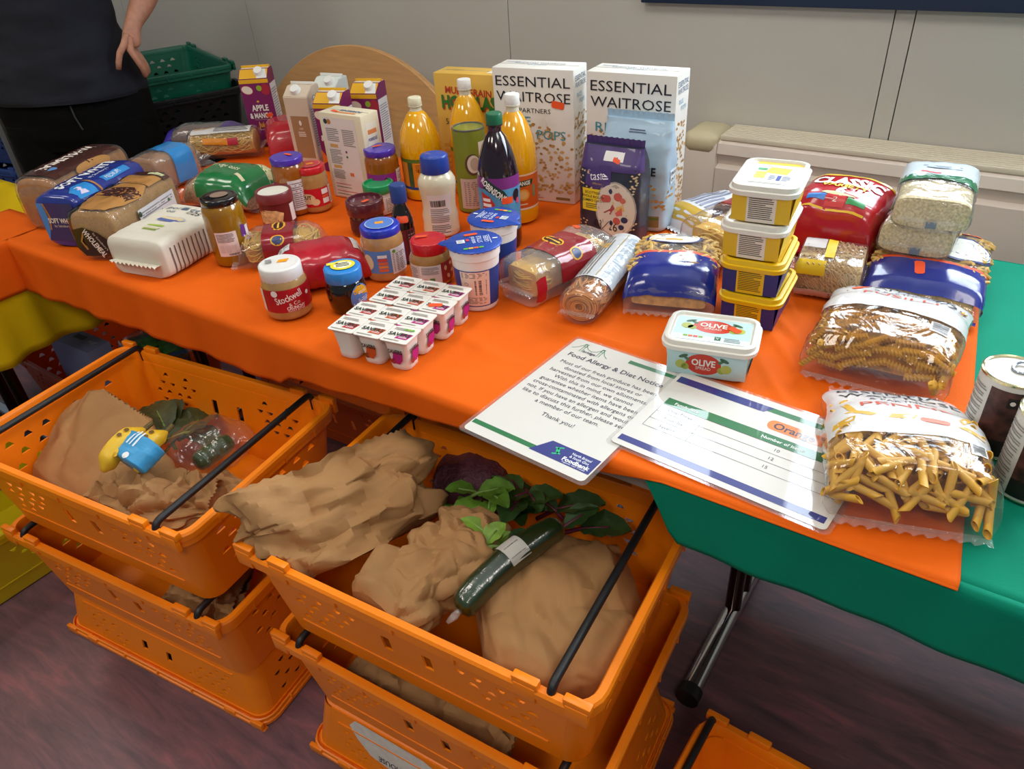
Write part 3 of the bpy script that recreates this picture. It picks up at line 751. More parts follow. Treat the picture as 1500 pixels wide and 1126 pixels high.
# big squash bottles
def squash(label, x, y, cont, cap, h=.268, r=.047, turn=0, kind=0):
    p = pos(x, y); t = thing('squash_bottle', label, 'bottle', p, face_yaw(p) + turn)
    k = h / .268
    pf = [(0, 0), (r * .72, 0), (r * .95, .004), (r, .014), (r, .030), (r * .985, .034), (r * .985, .118 * k), (r, .122 * k), (r * 1.0, .140 * k), (r * .96, .165 * k), (r * .86, .188 * k), (r * .68, .212 * k), (r * .46, .232 * k), (r * .31, .243 * k), (.0135, .247 * k), (.0135, .262 * k)]
    body = M(cont, .12, coat=1., sss=.0, name='squash_in_plastic')
    v, f = lathevf(pf[:-3] + [(r * .31, .241 * k)], 48); mobj('body', v, f, body, t, smooth=50)
    v, f = lathevf([(r * .28, .2405 * k), (r * .30, .2412 * k), (.0135, .247 * k), (.0135, .252 * k), (.0165, .2525 * k), (.0165, .255 * k), (.0125, .2555 * k), (.012, .262 * k)], 36); mobj('neck', v, f, M('e8e2c8' if kind != 2 else '301020', .15, coat=.8, alpha=1), t, smooth=40)
    v, f = lathevf([(0, .2545 * k), (.0155, .2545 * k), (.016, .256 * k), (.0155, .274 * k), (.0142, .276 * k), (0, .2763 * k)], 40)
    v = [(a * (1 + (.02 if i % 2 else 0)), b * (1 + (.02 if i % 2 else 0)), c) for i, (a, b, c) in enumerate(v)]
    mobj('cap', v, f, cap, t, smooth=40)
    q = Pr(lathe_surf(pf, r))
    if kind == 0:
        q.rect(-.075, .030, .10, .118 * k, M('e58a1c', .4)); q.rect(-.075, .112 * k, .10, .122 * k, M('5f7c2a', .4), 1); q.rect(-.075, .030, .10, .036, M('1d3f88', .4), 1); q.rect(-.040, .036, -.026, .112 * k, M('44542e', .5, var=.4, vscale=80), 1)
        q.lines(-.018, .086 * k, .030, .108 * k, 5, 'a3570d', 2); q.text('1.5litres', .006, .076, .012, '2a2010', bold=.02); q.rect(-.006, .042, .022, .066, 'f2ead2', 2); q.bars(-.003, .045, .019, .063, lift=3)
    elif kind == 1:
        q.rect(-.090, .038, .090, .112 * k, M('e0641c', .4)); q.rect(-.09, .112 * k, .09, .116 * k, 'f3c9a0', 1); q.rect(-.09, .035, .09, .039, 'f3e9d8', 1)
        q.poly([(-.016, .086), (.024, .088), (.028, .100), (-.014, .100)], M('1d4a2c', .4), 2); q.text('ORANGE', .000, .094, .012, 'f4f0e0', bold=.03, width=.040); q.ell(.002, .068, .015, .013, 'f0a23a', 2); q.ell(.002, .068, .011, .009, 'f3c070', 3); q.rect(.026, .060, .034, .086, M('8b9a6c', .5), 2); q.lines(-.014, .045, .014, .050, 1, 'f4e6d0', 3)
    else:
        f0 = q.f; q.f = lambda u, v, o: f0(u, v * 1.06 + .022, o)
        q.rect(-.085, .018, .085, .108 * k, M('4f95c0', .4, var=.12, vscale=40)); q.rect(-.085, .106 * k, .085, .128 * k, M('7d2a7c', .4), 1); q.poly([(-.030, .118), (-.026, .126), (.010, .100), (.022, .080), (.014, .074), (-.010, .094), (-.034, .106)], M('163a2c', .4), 2)
        q.text('ROBINSONS', -.012, .103, .0165, 'f2f0e6', rot=-38, bold=.03, width=.062, lift=4); q.poly([(-.040, .098), (-.020, .090), (-.010, .076), (-.018, .058), (-.040, .052)], M('c23a2e', .4), 2)
        q.lines(-.037, .058, -.017, .088, 3, 'f6eee8', 4, fill=.6)
        q.ell(.002, .066, .006, .006, '163a2c', 3); sticker(q, .016, .082, .024, .013, -2); q.ell(.038, .088, .009, .012, '1c1622', 3); q.ell(.042, .076, .005, .006, 'd04a6a', 4)
    q.build('wrap_label', t)
wcap = M('e8e0c0', .4); wcap2 = M('efece6', .4)
squash('orange squash bottle with cream cap beside the yellow cereal box', -1.205, 1.350, 'f0ac08', wcap, .226, .050, 0, 0)
squash('orange squash bottle directly behind the green coconut can', -1.115, 1.425, 'f0b010', wcap2, .255, .046, 0, 0)
squash('orange squash bottle with orange label behind the purple squash', -.915, 1.325, 'f0a80c', wcap2, .262, .047, 14, 1)
squash('dark purple squash bottle with green cap', -.866, 1.190, '1d0a18', M('1c6a48', .35), .262, .042, 0, 2)
# coconut milk can
def can_top(t, r, h, ring=True, turn=0, silver=None):
    sv = silver or M('c8c9c6', .22, 1.)
    v, f = lathevf([(0, h - .003), (r - .006, h - .003), (r - .004, h - .0035), (r - .0035, h + .001), (r - .0018, h + .002), (r, h + .001), (r, h - .002), (r - .001, h - .003)], 48); mobj('rim', v, f, sv, t, smooth=40)
    v, f = lathevf([(0, -.0005), (r - .001, -.0005), (r, .0005), (r, .0025), (r - .001, .003)], 48); mobj('bottom_rim', v, f, sv, t, smooth=40)
    v, f = lathevf([(r - .010, h - .0029), (r - .0095, h - .0019), (r - .009, h - .0029)], 48); mobj('seam_ring', v[:], f[:-2], sv, t, smooth=40)
    if ring:
        pts = [(.010 * math.cos(a), .013 * math.sin(a) + .012, h + .002 + .0015 * math.sin(a)) for a in [2 * math.pi * k / 20 for k in range(21)]]
        v, f = tubevf(pts, .0022, 8); c, s = math.cos(R_(turn)), math.sin(R_(turn))
        tab = merge([(v, f), boxvf(0, .027, h - .0005, .009, .012, .002, .0006)])
        mobj('ring_pull', [(x * c - y * s, x * s + y * c, z) for x, y, z in tab[0]], tab[1], M('a9b4c0', .25, .9), t, smooth=40)
def coco():
    p = pos(-1.045, 1.335); t = thing('coconut_milk_can', 'tall green can printed with half a coconut behind the mayonnaise', 'can', p, face_yaw(p))
    r, h = .037, .186; pf = [(0, 0), (r, .001), (r, h - .001)]
    v, f = lathevf(pf, 48); mobj('body', v, f, M('7d8a2c', .35, coat=.2), t, smooth=40); can_top(t, r, h, False, silver=M('8f9499', .3, .9))
    q = Pr(lathe_surf(pf, r)); q.rect(.020, .02, .055, .160, 'e6e4da'); q.ell(.004, .112, .018, .024, M('5a4030', .6), 1); q.ell(.006, .113, .0145, .020, 'd9d0c2', 2); q.ell(.008, .113, .010, .0145, 'b9a896', 3); q.rect(-.03, .01, .05, .080, 'cdb7ad', 1); q.lines(-.02, .016, .03, .074, 12, '8b7f7a', 2); q.build('wrap_label', t)
    q = Pr(plane_surf((0, 0, h - .0028), (1, 0, 0), (0, 1, 0))); q.rect(-.002, .004, .016, .014, STICKY); q.build('price_sticker', t)
coco()
# meat cans on the green cloth
def chilli(label, x, y, turn):
    p = pos(x, y, TZ - .0012); t = thing('food_can', label, 'can', p, face_yaw(p) + turn)
    r, h = .0375, .111; pf = [(0, 0), (r - .0005, .001), (r - .0005, h - .001)]
    v, f = lathevf(pf, 56); mobj('body', v, f, M('d4d1ca', .35, coat=.2), t, smooth=40); can_top(t, r, h, True, turn=-25, silver=M('cfc59a', .2, 1.))
    q = Pr(lathe_surf(pf, r)); q.rect(-.018, .006, .10, .102, M('4c2b26', .5, var=.75, vscale=75, name='chilli_photo')); q.rect(-.018, .006, .10, .030, M('1d1413', .45, var=.3, vscale=60), 1)
    q.rect(.004, .080, .024, .094, '1b1412', 2); q.ell(.010, .087, .003, .003, 'e8e0d8', 3)
    q.text('CHILLI', .020, .068, .015, 'efe6da', 'l', bold=.03); q.text('CON CARNE', .020, .052, .015, 'efe6da', 'l', bold=.03); q.ell(.036, .018, .018, .006, 'a8653a', 3); q.text('MEDIUM', .036, .018, .0065, 'f0e2cc', lift=5)
    for k in range(9): q.lines(-.052, .014 + k * .0095, -.022, .021 + k * .0095, 2, '8b8784', 2, seed=k)
    q.build('wrap_label', t)
chilli('meat chilli can standing beside the penne bag, its ring pull fully in view', .063, .957, -2)
chilli('meat chilli can nearer the front edge of the green cloth', .110, .886, 0)
# yoghurt pots with foil lids
def bigpot(label, x, y, turn, tab_on):
    p = pos(x, y); t = thing('yoghurt_pot', label, 'yoghurt pot', p, face_yaw(p) + turn)
    pf = [(0, 0), (.033, 0), (.0345, .002), (.0350, .006), (.0425, .098), (.0445, .100), (.0450, .116), (.0465, .117), (.0475, .119)]
    v, f = lathevf(pf, 56); mobj('cup', v, f, M('ece6e2', .35), t, smooth=40)
    # foil lid with pull tab
    n = 64; V = [(0, 0, .1212)]; F = []
    for i in range(n):
        a = 2 * math.pi * i / n; r = .0492; d = abs((a - R_(168) + math.pi) % (2 * math.pi) - math.pi)
        if d < .22: r += .014 * (1 - (d / .22) ** 2)
        rp = .0008 * math.sin(i * 9)
        V.append((r * .95 * math.cos(a), r * .95 * math.sin(a), .1212)); V.append((r * math.cos(a), r * math.sin(a), .1196 + rp)); V.append((r * math.cos(a), r * math.sin(a), .1180 + rp))
    for i in range(n):
        j = (i + 1) % n; F.append((0, 1 + 3 * i, 1 + 3 * j)); F += [(1 + 3 * i, 2 + 3 * i, 2 + 3 * j, 1 + 3 * j), (2 + 3 * i, 3 + 3 * i, 3 + 3 * j, 2 + 3 * j)]
    mobj('foil_lid', V, F, M('2b4fb0', .3, .25, bump=.15, bscale=300), t, smooth=50)
    q = Pr(plane_surf((0, 0, .1214), (1, 0, 0), (0, 1, 0)))
    for k, s in enumerate(('GREEK', 'STYLE', 'natural')): q.text(s, .014 + k * -.012 + .008, .002, .012, 'dfe6f6', rot=90, width=.028)
    q.rect(-.030, -.006, -.016, .008, 'eef0f4', 2); q.lines(-.029, -.005, -.017, .007, 6, '9aa', 3) if False else q.lines(-.029, -.005, -.017, .007, 6, '99a0a8', 3)
    q.rect(-.013, .000, -.008, .008, 'e04030', 2); q.rect(.028, -.018, .029, .018, 'dfe6f6', 2); q.rect(.033, -.002, .042, .002, 'dfe6f6', 2)
    for k, c in enumerate(('5fae3c', 'e9b33a', 'e0662f', '5fae3c')): q.rect(-.022 + k * .009, -.034, -.014 + k * .009, -.028, c, 2)
    sticker(q, -.002, .026, .024, .008, 4); q.build('lid_print', t)
    q = Pr(lathe_surf(pf, .040)); q.rect(-.126, .010, .126, .082, M('243f8c', .4, var=.05, vscale=90)); q.rect(-.036, .012, .018, .080, M('efcdbb', .45), 1)
    q.lines(-.033, .068, .014, .078, 4, '6b5a5a', 2); q.bars(-.010, .034, .012, .064, '2b2b33', 2, vert=False); q.lines(-.033, .016, .012, .030, 5, '7b6a68', 2)
    for k in (.056, .046): q.ell(-.025, k, .004, .003, '9a8a88', 2); q.ell(-.025, k, .003, .002, 'efcdbb', 3)
    q.build('wrap_label', t)
bigpot('tall white pot with blue foil lid in front of its twin', -.757, .955, 6, True)
bigpot('tall white pot with blue foil lid behind its twin', -.790, 1.062, 150, True)
# ================================================================== cartons, tubs, notices
def carton(name, label, x, y, yaw, w, h, d, mat, prints, cat='box', z=TZ + .0006, bev=.0022, rot=None, group=None):
    "front bottom centre of the box at x, y; prints = {face: function}"
    c, s = math.cos(R_(yaw)), math.sin(R_(yaw))
    t = thing(name, label, cat, (x - s * d / 2, y + c * d / 2, z), yaw, group, rot=rot)
    v, f = boxvf(0, 0, h / 2, w, d, h, bev); mobj('card_box', v, f, mat, t, smooth=30)
    sf = dict(front=plane_surf((0, -d / 2, 0), (1, 0, 0), (0, 0, 1)), right=plane_surf((w / 2, 0, 0), (0, 1, 0), (0, 0, 1)), left=plane_surf((-w / 2, 0, 0), (0, -1, 0), (0, 0, 1)), top=plane_surf((0, 0, h), (1, 0, 0), (0, 1, 0)))
    for k, fn in prints.items():
        q = Pr(sf[k], res=.05); fn(q); q.build(k + '_print' if k != 'front' else 'front_print', t)
    v, f = boxvf(0, 0, h + .0003, w * .98, .0012, .0006); mobj('flap_seam', v, f, M('a9a49a', .7), t, smooth=0)
    return t
cardw = M('e6e2da', .55, var=.02, vscale=8)
def pops(q, seed, u0, u1, v0, v1, n, dens):
    rg = random.Random(seed); cs = [M('bf9250', .6), M('a87c3c', .6), M('cda566', .6)]
    for _ in range(n):
        u = rg.uniform(u0, u1); v = v0 + (v1 - v0) * rg.random() ** dens
        a = rg.uniform(0, 180); r = rg.uniform(.0030, .0044)
        q.poly([(u + r * math.cos(R_(a + k * 60)) * (1 if k % 3 else 1.5), v + r * .85 * math.sin(R_(a + k * 60))) for k in range(6)], rg.choice(cs), 1 + rg.random() * .4, rings=1)
def rp_front(seed):
    def fn(q):
        ink = '22222a'
        q.text('ESSENTIAL', .0, .268, .030, ink, width=.178); q.text('WAITROSE', .0, .236, .030, ink, width=.178); q.text('& PARTNERS', -.004, .207, .014, ink, width=.092)
        q.text('RICE', -.042, .184, .028, '3f97a8', width=.070); q.text('POPS', .042, .156, .028, '3f97a8', width=.070)
        pops(q, seed, -.092, .092, .026, .178, 270, 1.25); q.lines(-.085, .006, .02, .018, 2, 'c98a70', 2); q.rect(.05, .008, .085, .014, M('8a6a30', .6), 2)
    return fn
def rp_side(seed):
    def fn(q):
        q.text('ESSENTIAL', .0, .276, .016, '4a6a90', width=.062); q.text('WAITROSE', .0, .262, .016, '4a6a90', width=.062); q.text('RICE', -.008, .240, .013, '6aa8c8'); q.text('POPS', .008, .226, .013, '6aa8c8')
        pops(q, seed, -.034, .034, .02, .20, 110, 1.1)
    return fn
def rp_top(q): q.text('ESSENTIAL WAITROSE', .0, .010, .012, '4a6a90', width=.12); q.text('RICE POPS', .0, -.008, .010, '6aa8c8'); q.lines(-.085, .012, -.05, .022, 3, '99a0aa', 2)
a, b = Vector((-.841, 1.440, 0)), 8.
def from_right(px, py, yaw, w): return px - math.cos(R_(yaw)) * w / 2, py - math.sin(R_(yaw)) * w / 2
x, y = from_right(-.838, 1.447, 8, .194)
t = carton('cereal_box', 'white rice cereal box standing beside the yellow cereal box', x, y, 8, .194, .295, .078, cardw, dict(front=lambda q: (rp_front(3)(q), sticker(q, .060, .222, .030, .015, -8)), right=rp_side(4), top=rp_top))
x, y = from_right(-.612, 1.465, 4, .198)
t = carton('cereal_box', 'white rice cereal box behind the pale blue oats bag', x, y, 4, .198, .295, .078, cardw, dict(front=lambda q: (rp_front(5)(q), sticker(q, .062, .186, .028, .017, -10)), right=rp_side(6), top=rp_top))
def hoops(q):
    q.text('MULTIGRAIN', .0, .222, .022, 'c2442c', width=.125, bold=.03, rot=-3); q.text('HOOPLAS', .002, .194, .040, 'b8452a', width=.152, bold=.06); q.text('HOOPLAS', .0, .197, .040, '2f7a34', width=.150, bold=.05, lift=5); q.text('5/12', -.052, .150, .020, '4a3a20'); q.lines(-.08, .03, .08, .10, 5, 'd59a3c', 2)
t = carton('cereal_box', 'yellow multigrain hoops cereal box behind the squash bottles', -1.140, 1.470, 8, .185, .262, .068, M('e0b44e', .5, var=.02, vscale=6), dict(front=hoops, top=lambda q: (q.text('HOOPLAS', -.05, .0, .010, '8a6a20'), q.rect(.045, -.02, .085, .02, 'ece4d0', 1))))
def porr(q):
    q.rect(-.055, .004, .045, .196, M('e6dcd6', .5)); q.ell(-.047, .186, .006, .006, '2b3f34', 2); q.ell(-.036, .186, .006, .006, 'b8743c', 2)
    q.lines(-.050, .140, -.010, .172, 7, '8f8a86', 2); q.lines(.0, .132, .038, .172, 9, '8f8a86', 2, seed=5); q.rect(-.045, .126, -.02, .134, 'd2a860', 2); q.lines(-.050, .086, -.010, .122, 9, '8f8a86', 2, seed=7); q.rect(-.045, .076, -.02, .083, 'd2a860', 2); q.lines(-.050, .050, -.010, .073, 6, '8f8a86', 2, seed=8)
    q.rect(.004, .060, .016, .068, 'e07a3c', 2); q.rect(-.05, .036, .0, .0375, 'c0604c', 2); q.rect(-.05, .028, .0, .0295, '5a7a4c', 2); q.rect(-.05, .018, .036, .0195, 'c0604c', 2); q.rect(-.05, .010, .036, .0115, '5a7a4c', 2); q.ell(.004, .118, .003, .003, '6a4a7a', 2); q.ell(.004, .106, .003, .003, '3a7a4a', 2)
t = carton('porridge_box', 'tall cream porridge carton with printed back standing on the orange cloth', -1.352, 1.246, 2, .132, .206, .062, M('e2d6b8', .55), dict(front=porr, top=lambda q: (q.text('PORRIDGE', .014, -.004, .016, '3a5a8c', width=.066, rot=180, bold=.02), q.rect(-.02, -.022, .04, -.014, 'e28a4c', 1), sticker(q, -.028, -.014, .024, .010, -20)), right=lambda q: (q.rect(-.018, .03, .02, .186, M('efe8d6', .5)), q.rect(-.014, .160, .016, .170, 'e28a4c', 1), q.text('PORRIDGE', .0, .148, .010, '3a5a8c', width=.03, bold=.02), q.lines(-.014, .10, .016, .136, 6, '8f8a86', 2))))
# drinks cartons with a folded top and screw cap
def juice(label, x, y, yaw, h=.215, w=.078, d=.062, kind='apple'):
    t = thing('drinks_carton', label, 'carton', (x, y, TZ + .0006), yaw)
    ht = h - .022; sl = .030
    V = [(-w/2, -d/2, 0), (w/2, -d/2, 0), (w/2, d/2, 0), (-w/2, d/2, 0), (-w/2, -d/2, ht), (w/2, -d/2, ht), (w/2, d/2, h), (-w/2, d/2, h), (-w/2, -d/2 + sl, h), (w/2, -d/2 + sl, h)]
    F = [(3, 2, 1, 0), (0, 1, 5, 4), (1, 2, 6, 9, 5), (2, 3, 7, 6), (3, 0, 4, 8, 7), (4, 5, 9, 8), (8, 9, 6, 7)]
    bm = bmesh.new(); vs = [bm.verts.new(p) for p in V]
    for q in F: bm.faces.new([vs[i] for i in q])
    bmesh.ops.bevel(bm, geom=list(bm.edges), offset=.0018, segments=2, affect='EDGES')
    me = bpy.data.meshes.new('carton_body'); bm.to_mesh(me); bm.free()
    base = {'apple': M('7a1f5c', .4), 'oat': M('d6c4ae', .45), 'white': M('dfe6e0', .4)}[kind]; me.materials.append(base); me.shade_smooth(); me.set_sharp_from_angle(angle=R_(35))
    o = bpy.data.objects.new('carton_body', me); COL.objects.link(o); o.parent = t
    sl_len = math.hypot(sl, h - ht); capm = M('eeeeea', .4)
    cz = Vector((w * .18, -d/2 + sl * .62, ht + (h - ht) * .62)); nn = Vector((0, -(h - ht), sl)).normalized()
    if kind == 'oat': cz = Vector((-.002, -d/2 + sl * .55, ht + (h - ht) * .55))
    m = nn.to_track_quat('Z', 'Y').to_matrix()
    v, f = lathevf([(0, 0), (.0145, 0), (.0148, .001), (.0135, .003), (.013, .010), (.012, .0115), (0, .0117)], 32)
    mobj('screw_cap', [tuple(m @ Vector(p) + cz) for p in v], f, capm, t, smooth=40)
    # folded fin across the top
    v, f = boxvf(0, d * .24, h + .0035, w * .96, .004, .007, .001); mobj('top_fold', v, f, M('e8b020', .4) if kind == 'apple' else capm, t)
    q = Pr(plane_surf((0, -d/2, 0), (1, 0, 0), (0, 0, 1)), res=.05)
    if kind == 'apple':
        q.rect(-w/2 + .001, ht - .012, w/2 - .001, ht - .001, M('e8b020', .4)); q.text('APPLE', .002, .112, .024, 'f4efe6', width=.050, bold=.03); q.text('& MANGO', .0, .090, .021, 'f4efe6', width=.066, bold=.03); q.text('Juice', .002, .064, .022, 'e8a82c', width=.032, bold=.02); q.text('from concentrate', .002, .050, .007, 'e8dcd0', width=.036)
        q.ell(-.024, ht - .030, .016, .011, 'e8dccb', 1, rot=-15); q.ell(-.024, ht - .030, .018, .013, M('a8324c', .4), 0, rot=-15); q.ell(.012, ht - .026, .008, .008, '8fae2c', 2); q.ell(.030, ht - .030, .014, .016, M('a8283c', .4), 1); q.ell(.0, .130, .004, .003, 'd7b24a', 2); sticker(q, .026, .090, .020, .012, 20); q.poly([(-w/2 + .001, .02), (-w/2 + .001, .06), (-.02, .03)], M('e0702c', .4), 1); q.rect(-.022, .104 - .026, .026, .1045 - .026, 'f4efe6', 2)
    elif kind == 'oat':
        q.rect(-.026, .02, .030, ht - .05, M('a67f58', .5)); q.text('oat', .002, ht - .082, .010, 'efe6da'); q.ell(.002, ht - .068, .004, .007, 'efe6da', 2); q.lines(-.010, ht - .105, .014, ht - .09, 3, 'efe6da', 2)
    q.build('front_print', t)
    q = Pr(plane_surf((w/2, 0, 0), (0, 1, 0), (0, 0, 1)), res=.05)
    q.rect(-d/2 + .004, .02, d/2 - .004, ht - .016, 'e3e2e4'); q.lines(-d/2 + .008, .05, d/2 - .008, ht - .03, 16, '9a98a0', 2)
    if kind == 'oat': q.ell(.0, ht - .008, .007, .007, '4a4a4a', 2); q.ell(.0, ht - .008, .0055, .0055, 'e3e2e4', 3)
    q.build('side_print', t)
    if kind == 'apple':
        q = Pr(lambda u, v_, k: Vector((u, -d/2 + sl * v_, ht + (h - ht) * v_)) + nn * k, res=.5); q.rect(-w/2 + .003, .04, w/2 - .003, .96, M('e8b020', .4)); q.poly([(w/2 - .034, .05), (w/2 - .003, .05), (w/2 - .010, .95), (w/2 - .034, .95)], 'e6e6e4', 1, rings=1); q.build('top_print', t)
        q = Pr(plane_surf((0, 0, h), (1, 0, 0), (0, 1, 0)), res=.05); q.rect(-w/2 + .003, -.0, w/2 - .003, d/2 - .003, 'e6e0d2'); q.build('lid_print', t)
    return t
def place_top(px, py, h): return P(px, py, TZ + h)
p = place_top(362, 112, .20); juice('apple and mango juice carton standing apart beside the green crates', p.x, p.y + .03, 34, .215, .088, .066)
p = place_top(428, 138, .19); juice('beige oat drink carton with round white cap', p.x, p.y + .03, 14, .205, .076, .066, 'oat')
p = place_top(462, 122, .20); juice('pale green and white drink carton behind the beige one', p.x, p.y + .05, 8, .205, .080, .066, 'white')
p = place_top(472, 152, .18); juice('apple and mango juice carton right behind the cream porridge carton', p.x - .004, p.y + .038, 18, .200, .082, .066)
p = place_top(514, 140, .18); juice('apple and mango juice carton against the round wooden table top', p.x + .004, p.y + .060, 18, .200, .082, .066)

# ---------------------------------------------------------------- spread tubs
def rr2(a, b, r, z, n=5): return rring(a, b, r, z, n)
def tub(label, x, y, z, yaw, w, d, h, body, lidm, prints, topfn, group=None, clear=True, name='spread_tub'):
    t = thing(name, label, 'tub', (x, y, z), yaw, group)
    k = .88
    rings = [rr2(w/2*k - .006, d/2*k - .006, .012, 0), rr2(w/2*k, d/2*k, .016, .002), rr2(w/2, d/2, .018, h - .012)]
    v, f = ringloft(rings); n = len(rings[0]); f = f + [tuple(range(n))[::-1], tuple(range(2 * n, 3 * n))]
    mobj('tub_body', v, f, body, t, smooth=40)
    e = .0045
    rg = [(w/2 + .001, d/2 + .001, h - .016), (w/2 + e, d/2 + e, h - .016), (w/2 + e + .001, d/2 + e + .001, h - .009), (w/2 + .002, d/2 + .002, h - .008), (w/2 + .0015, d/2 + .0015, h - .001), (w/2 - .001, d/2 - .001, h), (w/2 - .005, d/2 - .005, h), (w/2 - .0075, d/2 - .0075, h - .0035), (w/2 - .012, d/2 - .012, h - .004)]
    rings = [rr2(a, b, .018 + (a - w/2), zz) for a, b, zz in rg]; v, f = ringloft(rings); f = f + [tuple((len(rings) - 1) * n + i for i in range(n))]
    mobj('lid', v, f, lidm, t, smooth=40)
    def fs(u, v_, o): return Vector((u, -(d/2 * (k + (1 - k) * v_ / (h - .012)) + o + .0004), v_))
    q = Pr(fs, res=.02); prints(q); q.build('front_print', t)
    def rs(u, v_, o): return Vector(((w/2 * (k + (1 - k) * v_ / (h - .012)) + o + .0004), u, v_))
    q = Pr(rs, res=.02); prints.side(q) if hasattr(prints, 'side') else None; q.build('side_print', t)
    q = Pr(plane_surf((0, 0, h - .004), (1, 0, 0), (0, 1, 0)), res=.05); topfn(q); q.build('lid_print', t)
    return t
class Fn:
    def __init__(s, a, b): s.a = a; s.side = b
    def __call__(s, q): s.a(q)
def but_front(yb, bg, ink):
    def fn(q):
        q.rect(-.043, .004, .043, .046, yb); q.rect(-.021, .003, .022, .047, bg, 1); q.lines(-.018, .008, .019, .044, 11, ink, 2)
    return fn
def but_side(yb): return lambda q: q.rect(-.058, .004, .058, .046, yb)
yel = M('e2b80c', .4); nav = M('23307e', .4); clearw = M('e4e2d8', .28, coat=.3)
b1 = Fn(but_front(yel, M('e6ddd0', .45), '4a4238'), but_side(yel)); b2 = Fn(but_front(nav, M('e6c21a', .4), '5a4a10'), but_side(nav))
def but_top(q):
    q.rect(-.040, -.056, .040, .056, 'e9e7e0'); q.rect(-.030, .044, .040, .056, yel, 1); q.poly([(-.012, .006), (.022, .002), (.026, .030), (-.006, .034)], 'efd23a', 1); q.rect(-.024, .016, -.010, .026, M('2f9a5c', .4), 2); q.rect(-.024, -.020, -.008, .010, 'd9c23a', 2); q.lines(-.002, -.026, .008, -.004, 4, '6a7aa0', 2); q.rect(.010, -.026, .016, -.004, M('2c4a9c', .4), 2); q.lines(.018, -.026, .030, -.004, 4, '6a7aa0', 2); q.lines(-.028, -.044, .028, -.036, 2, 'b0b0a8', 2)
TW, TD, TH = .094, .128, .062
tx, ty = -.318, 1.144; tz = TZ + .0006
for k, (lab, bod, ld, pf, tf, dx_, dy_, dyaw) in enumerate((('purple and yellow spread tub at the very bottom of the tub stack', nav, yel, b2, lambda q: q.rect(-.04, -.056, .04, .056, yel), .006, .004, 4), ('navy and yellow spread tub with yellow lid, third down in the stack', nav, yel, b2, lambda q: q.rect(-.04, -.056, .04, .056, yel), .002, .0, 6), ('butter tub with a clear white lid, second down in the stack', yel, clearw, b1, but_top, -.002, -.002, 5), ('butter tub with printed white lid on top of the tub stack', yel, clearw, b1, but_top, .004, -.004, 7))):
    tub(lab, tx + dx_, ty + dy_, tz, dyaw, TW, TD, TH, bod, ld, pf, tf); tz += TH - .0005
def ol_badge(q, cu, cv, w, h):
    q.ell(cu, cv, w, h, M('d23a20', .4), 1); q.text('OLIVE', cu, cv + h * .18, h * .85, 'f6f0e4', width=w * 1.35, bold=.03, lift=4); q.text('SPREAD', cu, cv - h * .36, h * .42, 'f6f0e4', width=w * .85, lift=4)
    for s in (-1, 1):
        q.ell(cu + s * w * 1.28, cv - h * .2, w * .30, h * .42, 'b9c25a', 2); q.ell(cu + s * w * 1.02, cv - h * .38, w * .22, h * .32, 'a4b044', 2 if s < 0 else 1.5)
        q.ell(cu + s * w * 1.15, cv + h * .62, w * .28, h * .16, '3f6a4a', 2, rot=-25 * s); q.ell(cu + s * w * .95, cv + h * .42, w * .20, h * .13, '4f7a54', 2, rot=35 * s)
aq = M('bfe0e2', .4)
def ol_front(q): q.rect(-.058, .004, .058, .052, aq); ol_badge(q, -.004, .026, .026, .019)
def ol_top(q):
    q.rect(-.056, -.034, .056, .034, aq); q.rect(-.056, -.034, .056, -.020, 'dfeef0', 1); ol_badge(q, .0, .010, .030, .019); sticker(q, .032, .008, .020, .012, -35); q.rect(-.052, -.028, -.046, -.020, 'f2f2f2', 3)
    for k, c in enumerate(('7fae3c', 'e2683c', 'd94b3a', '7fae3c')): q.rect(-.040 + k * .0075, -.026, -.0335 + k * .0075, -.021, c, 3)
    q.rect(.006, -.028, .015, -.018, M('2f6a4a', .4), 3); q.text('V', .0105, -.023, .008, 'f4f4f0', lift=5); q.lines(.02, -.03, .044, -.018, 3, '7a8a8a', 3)
tub('pale blue olive spread tub lying beside the laminated notices', -.319, .958, TZ + .0006, 13, .130, .092, .064, M('c6e2e4', .35, coat=.2), M('e6e4da', .35, coat=.2), Fn(ol_front, lambda q: q.rect(-.036, .004, .036, .048, aq)), ol_top)

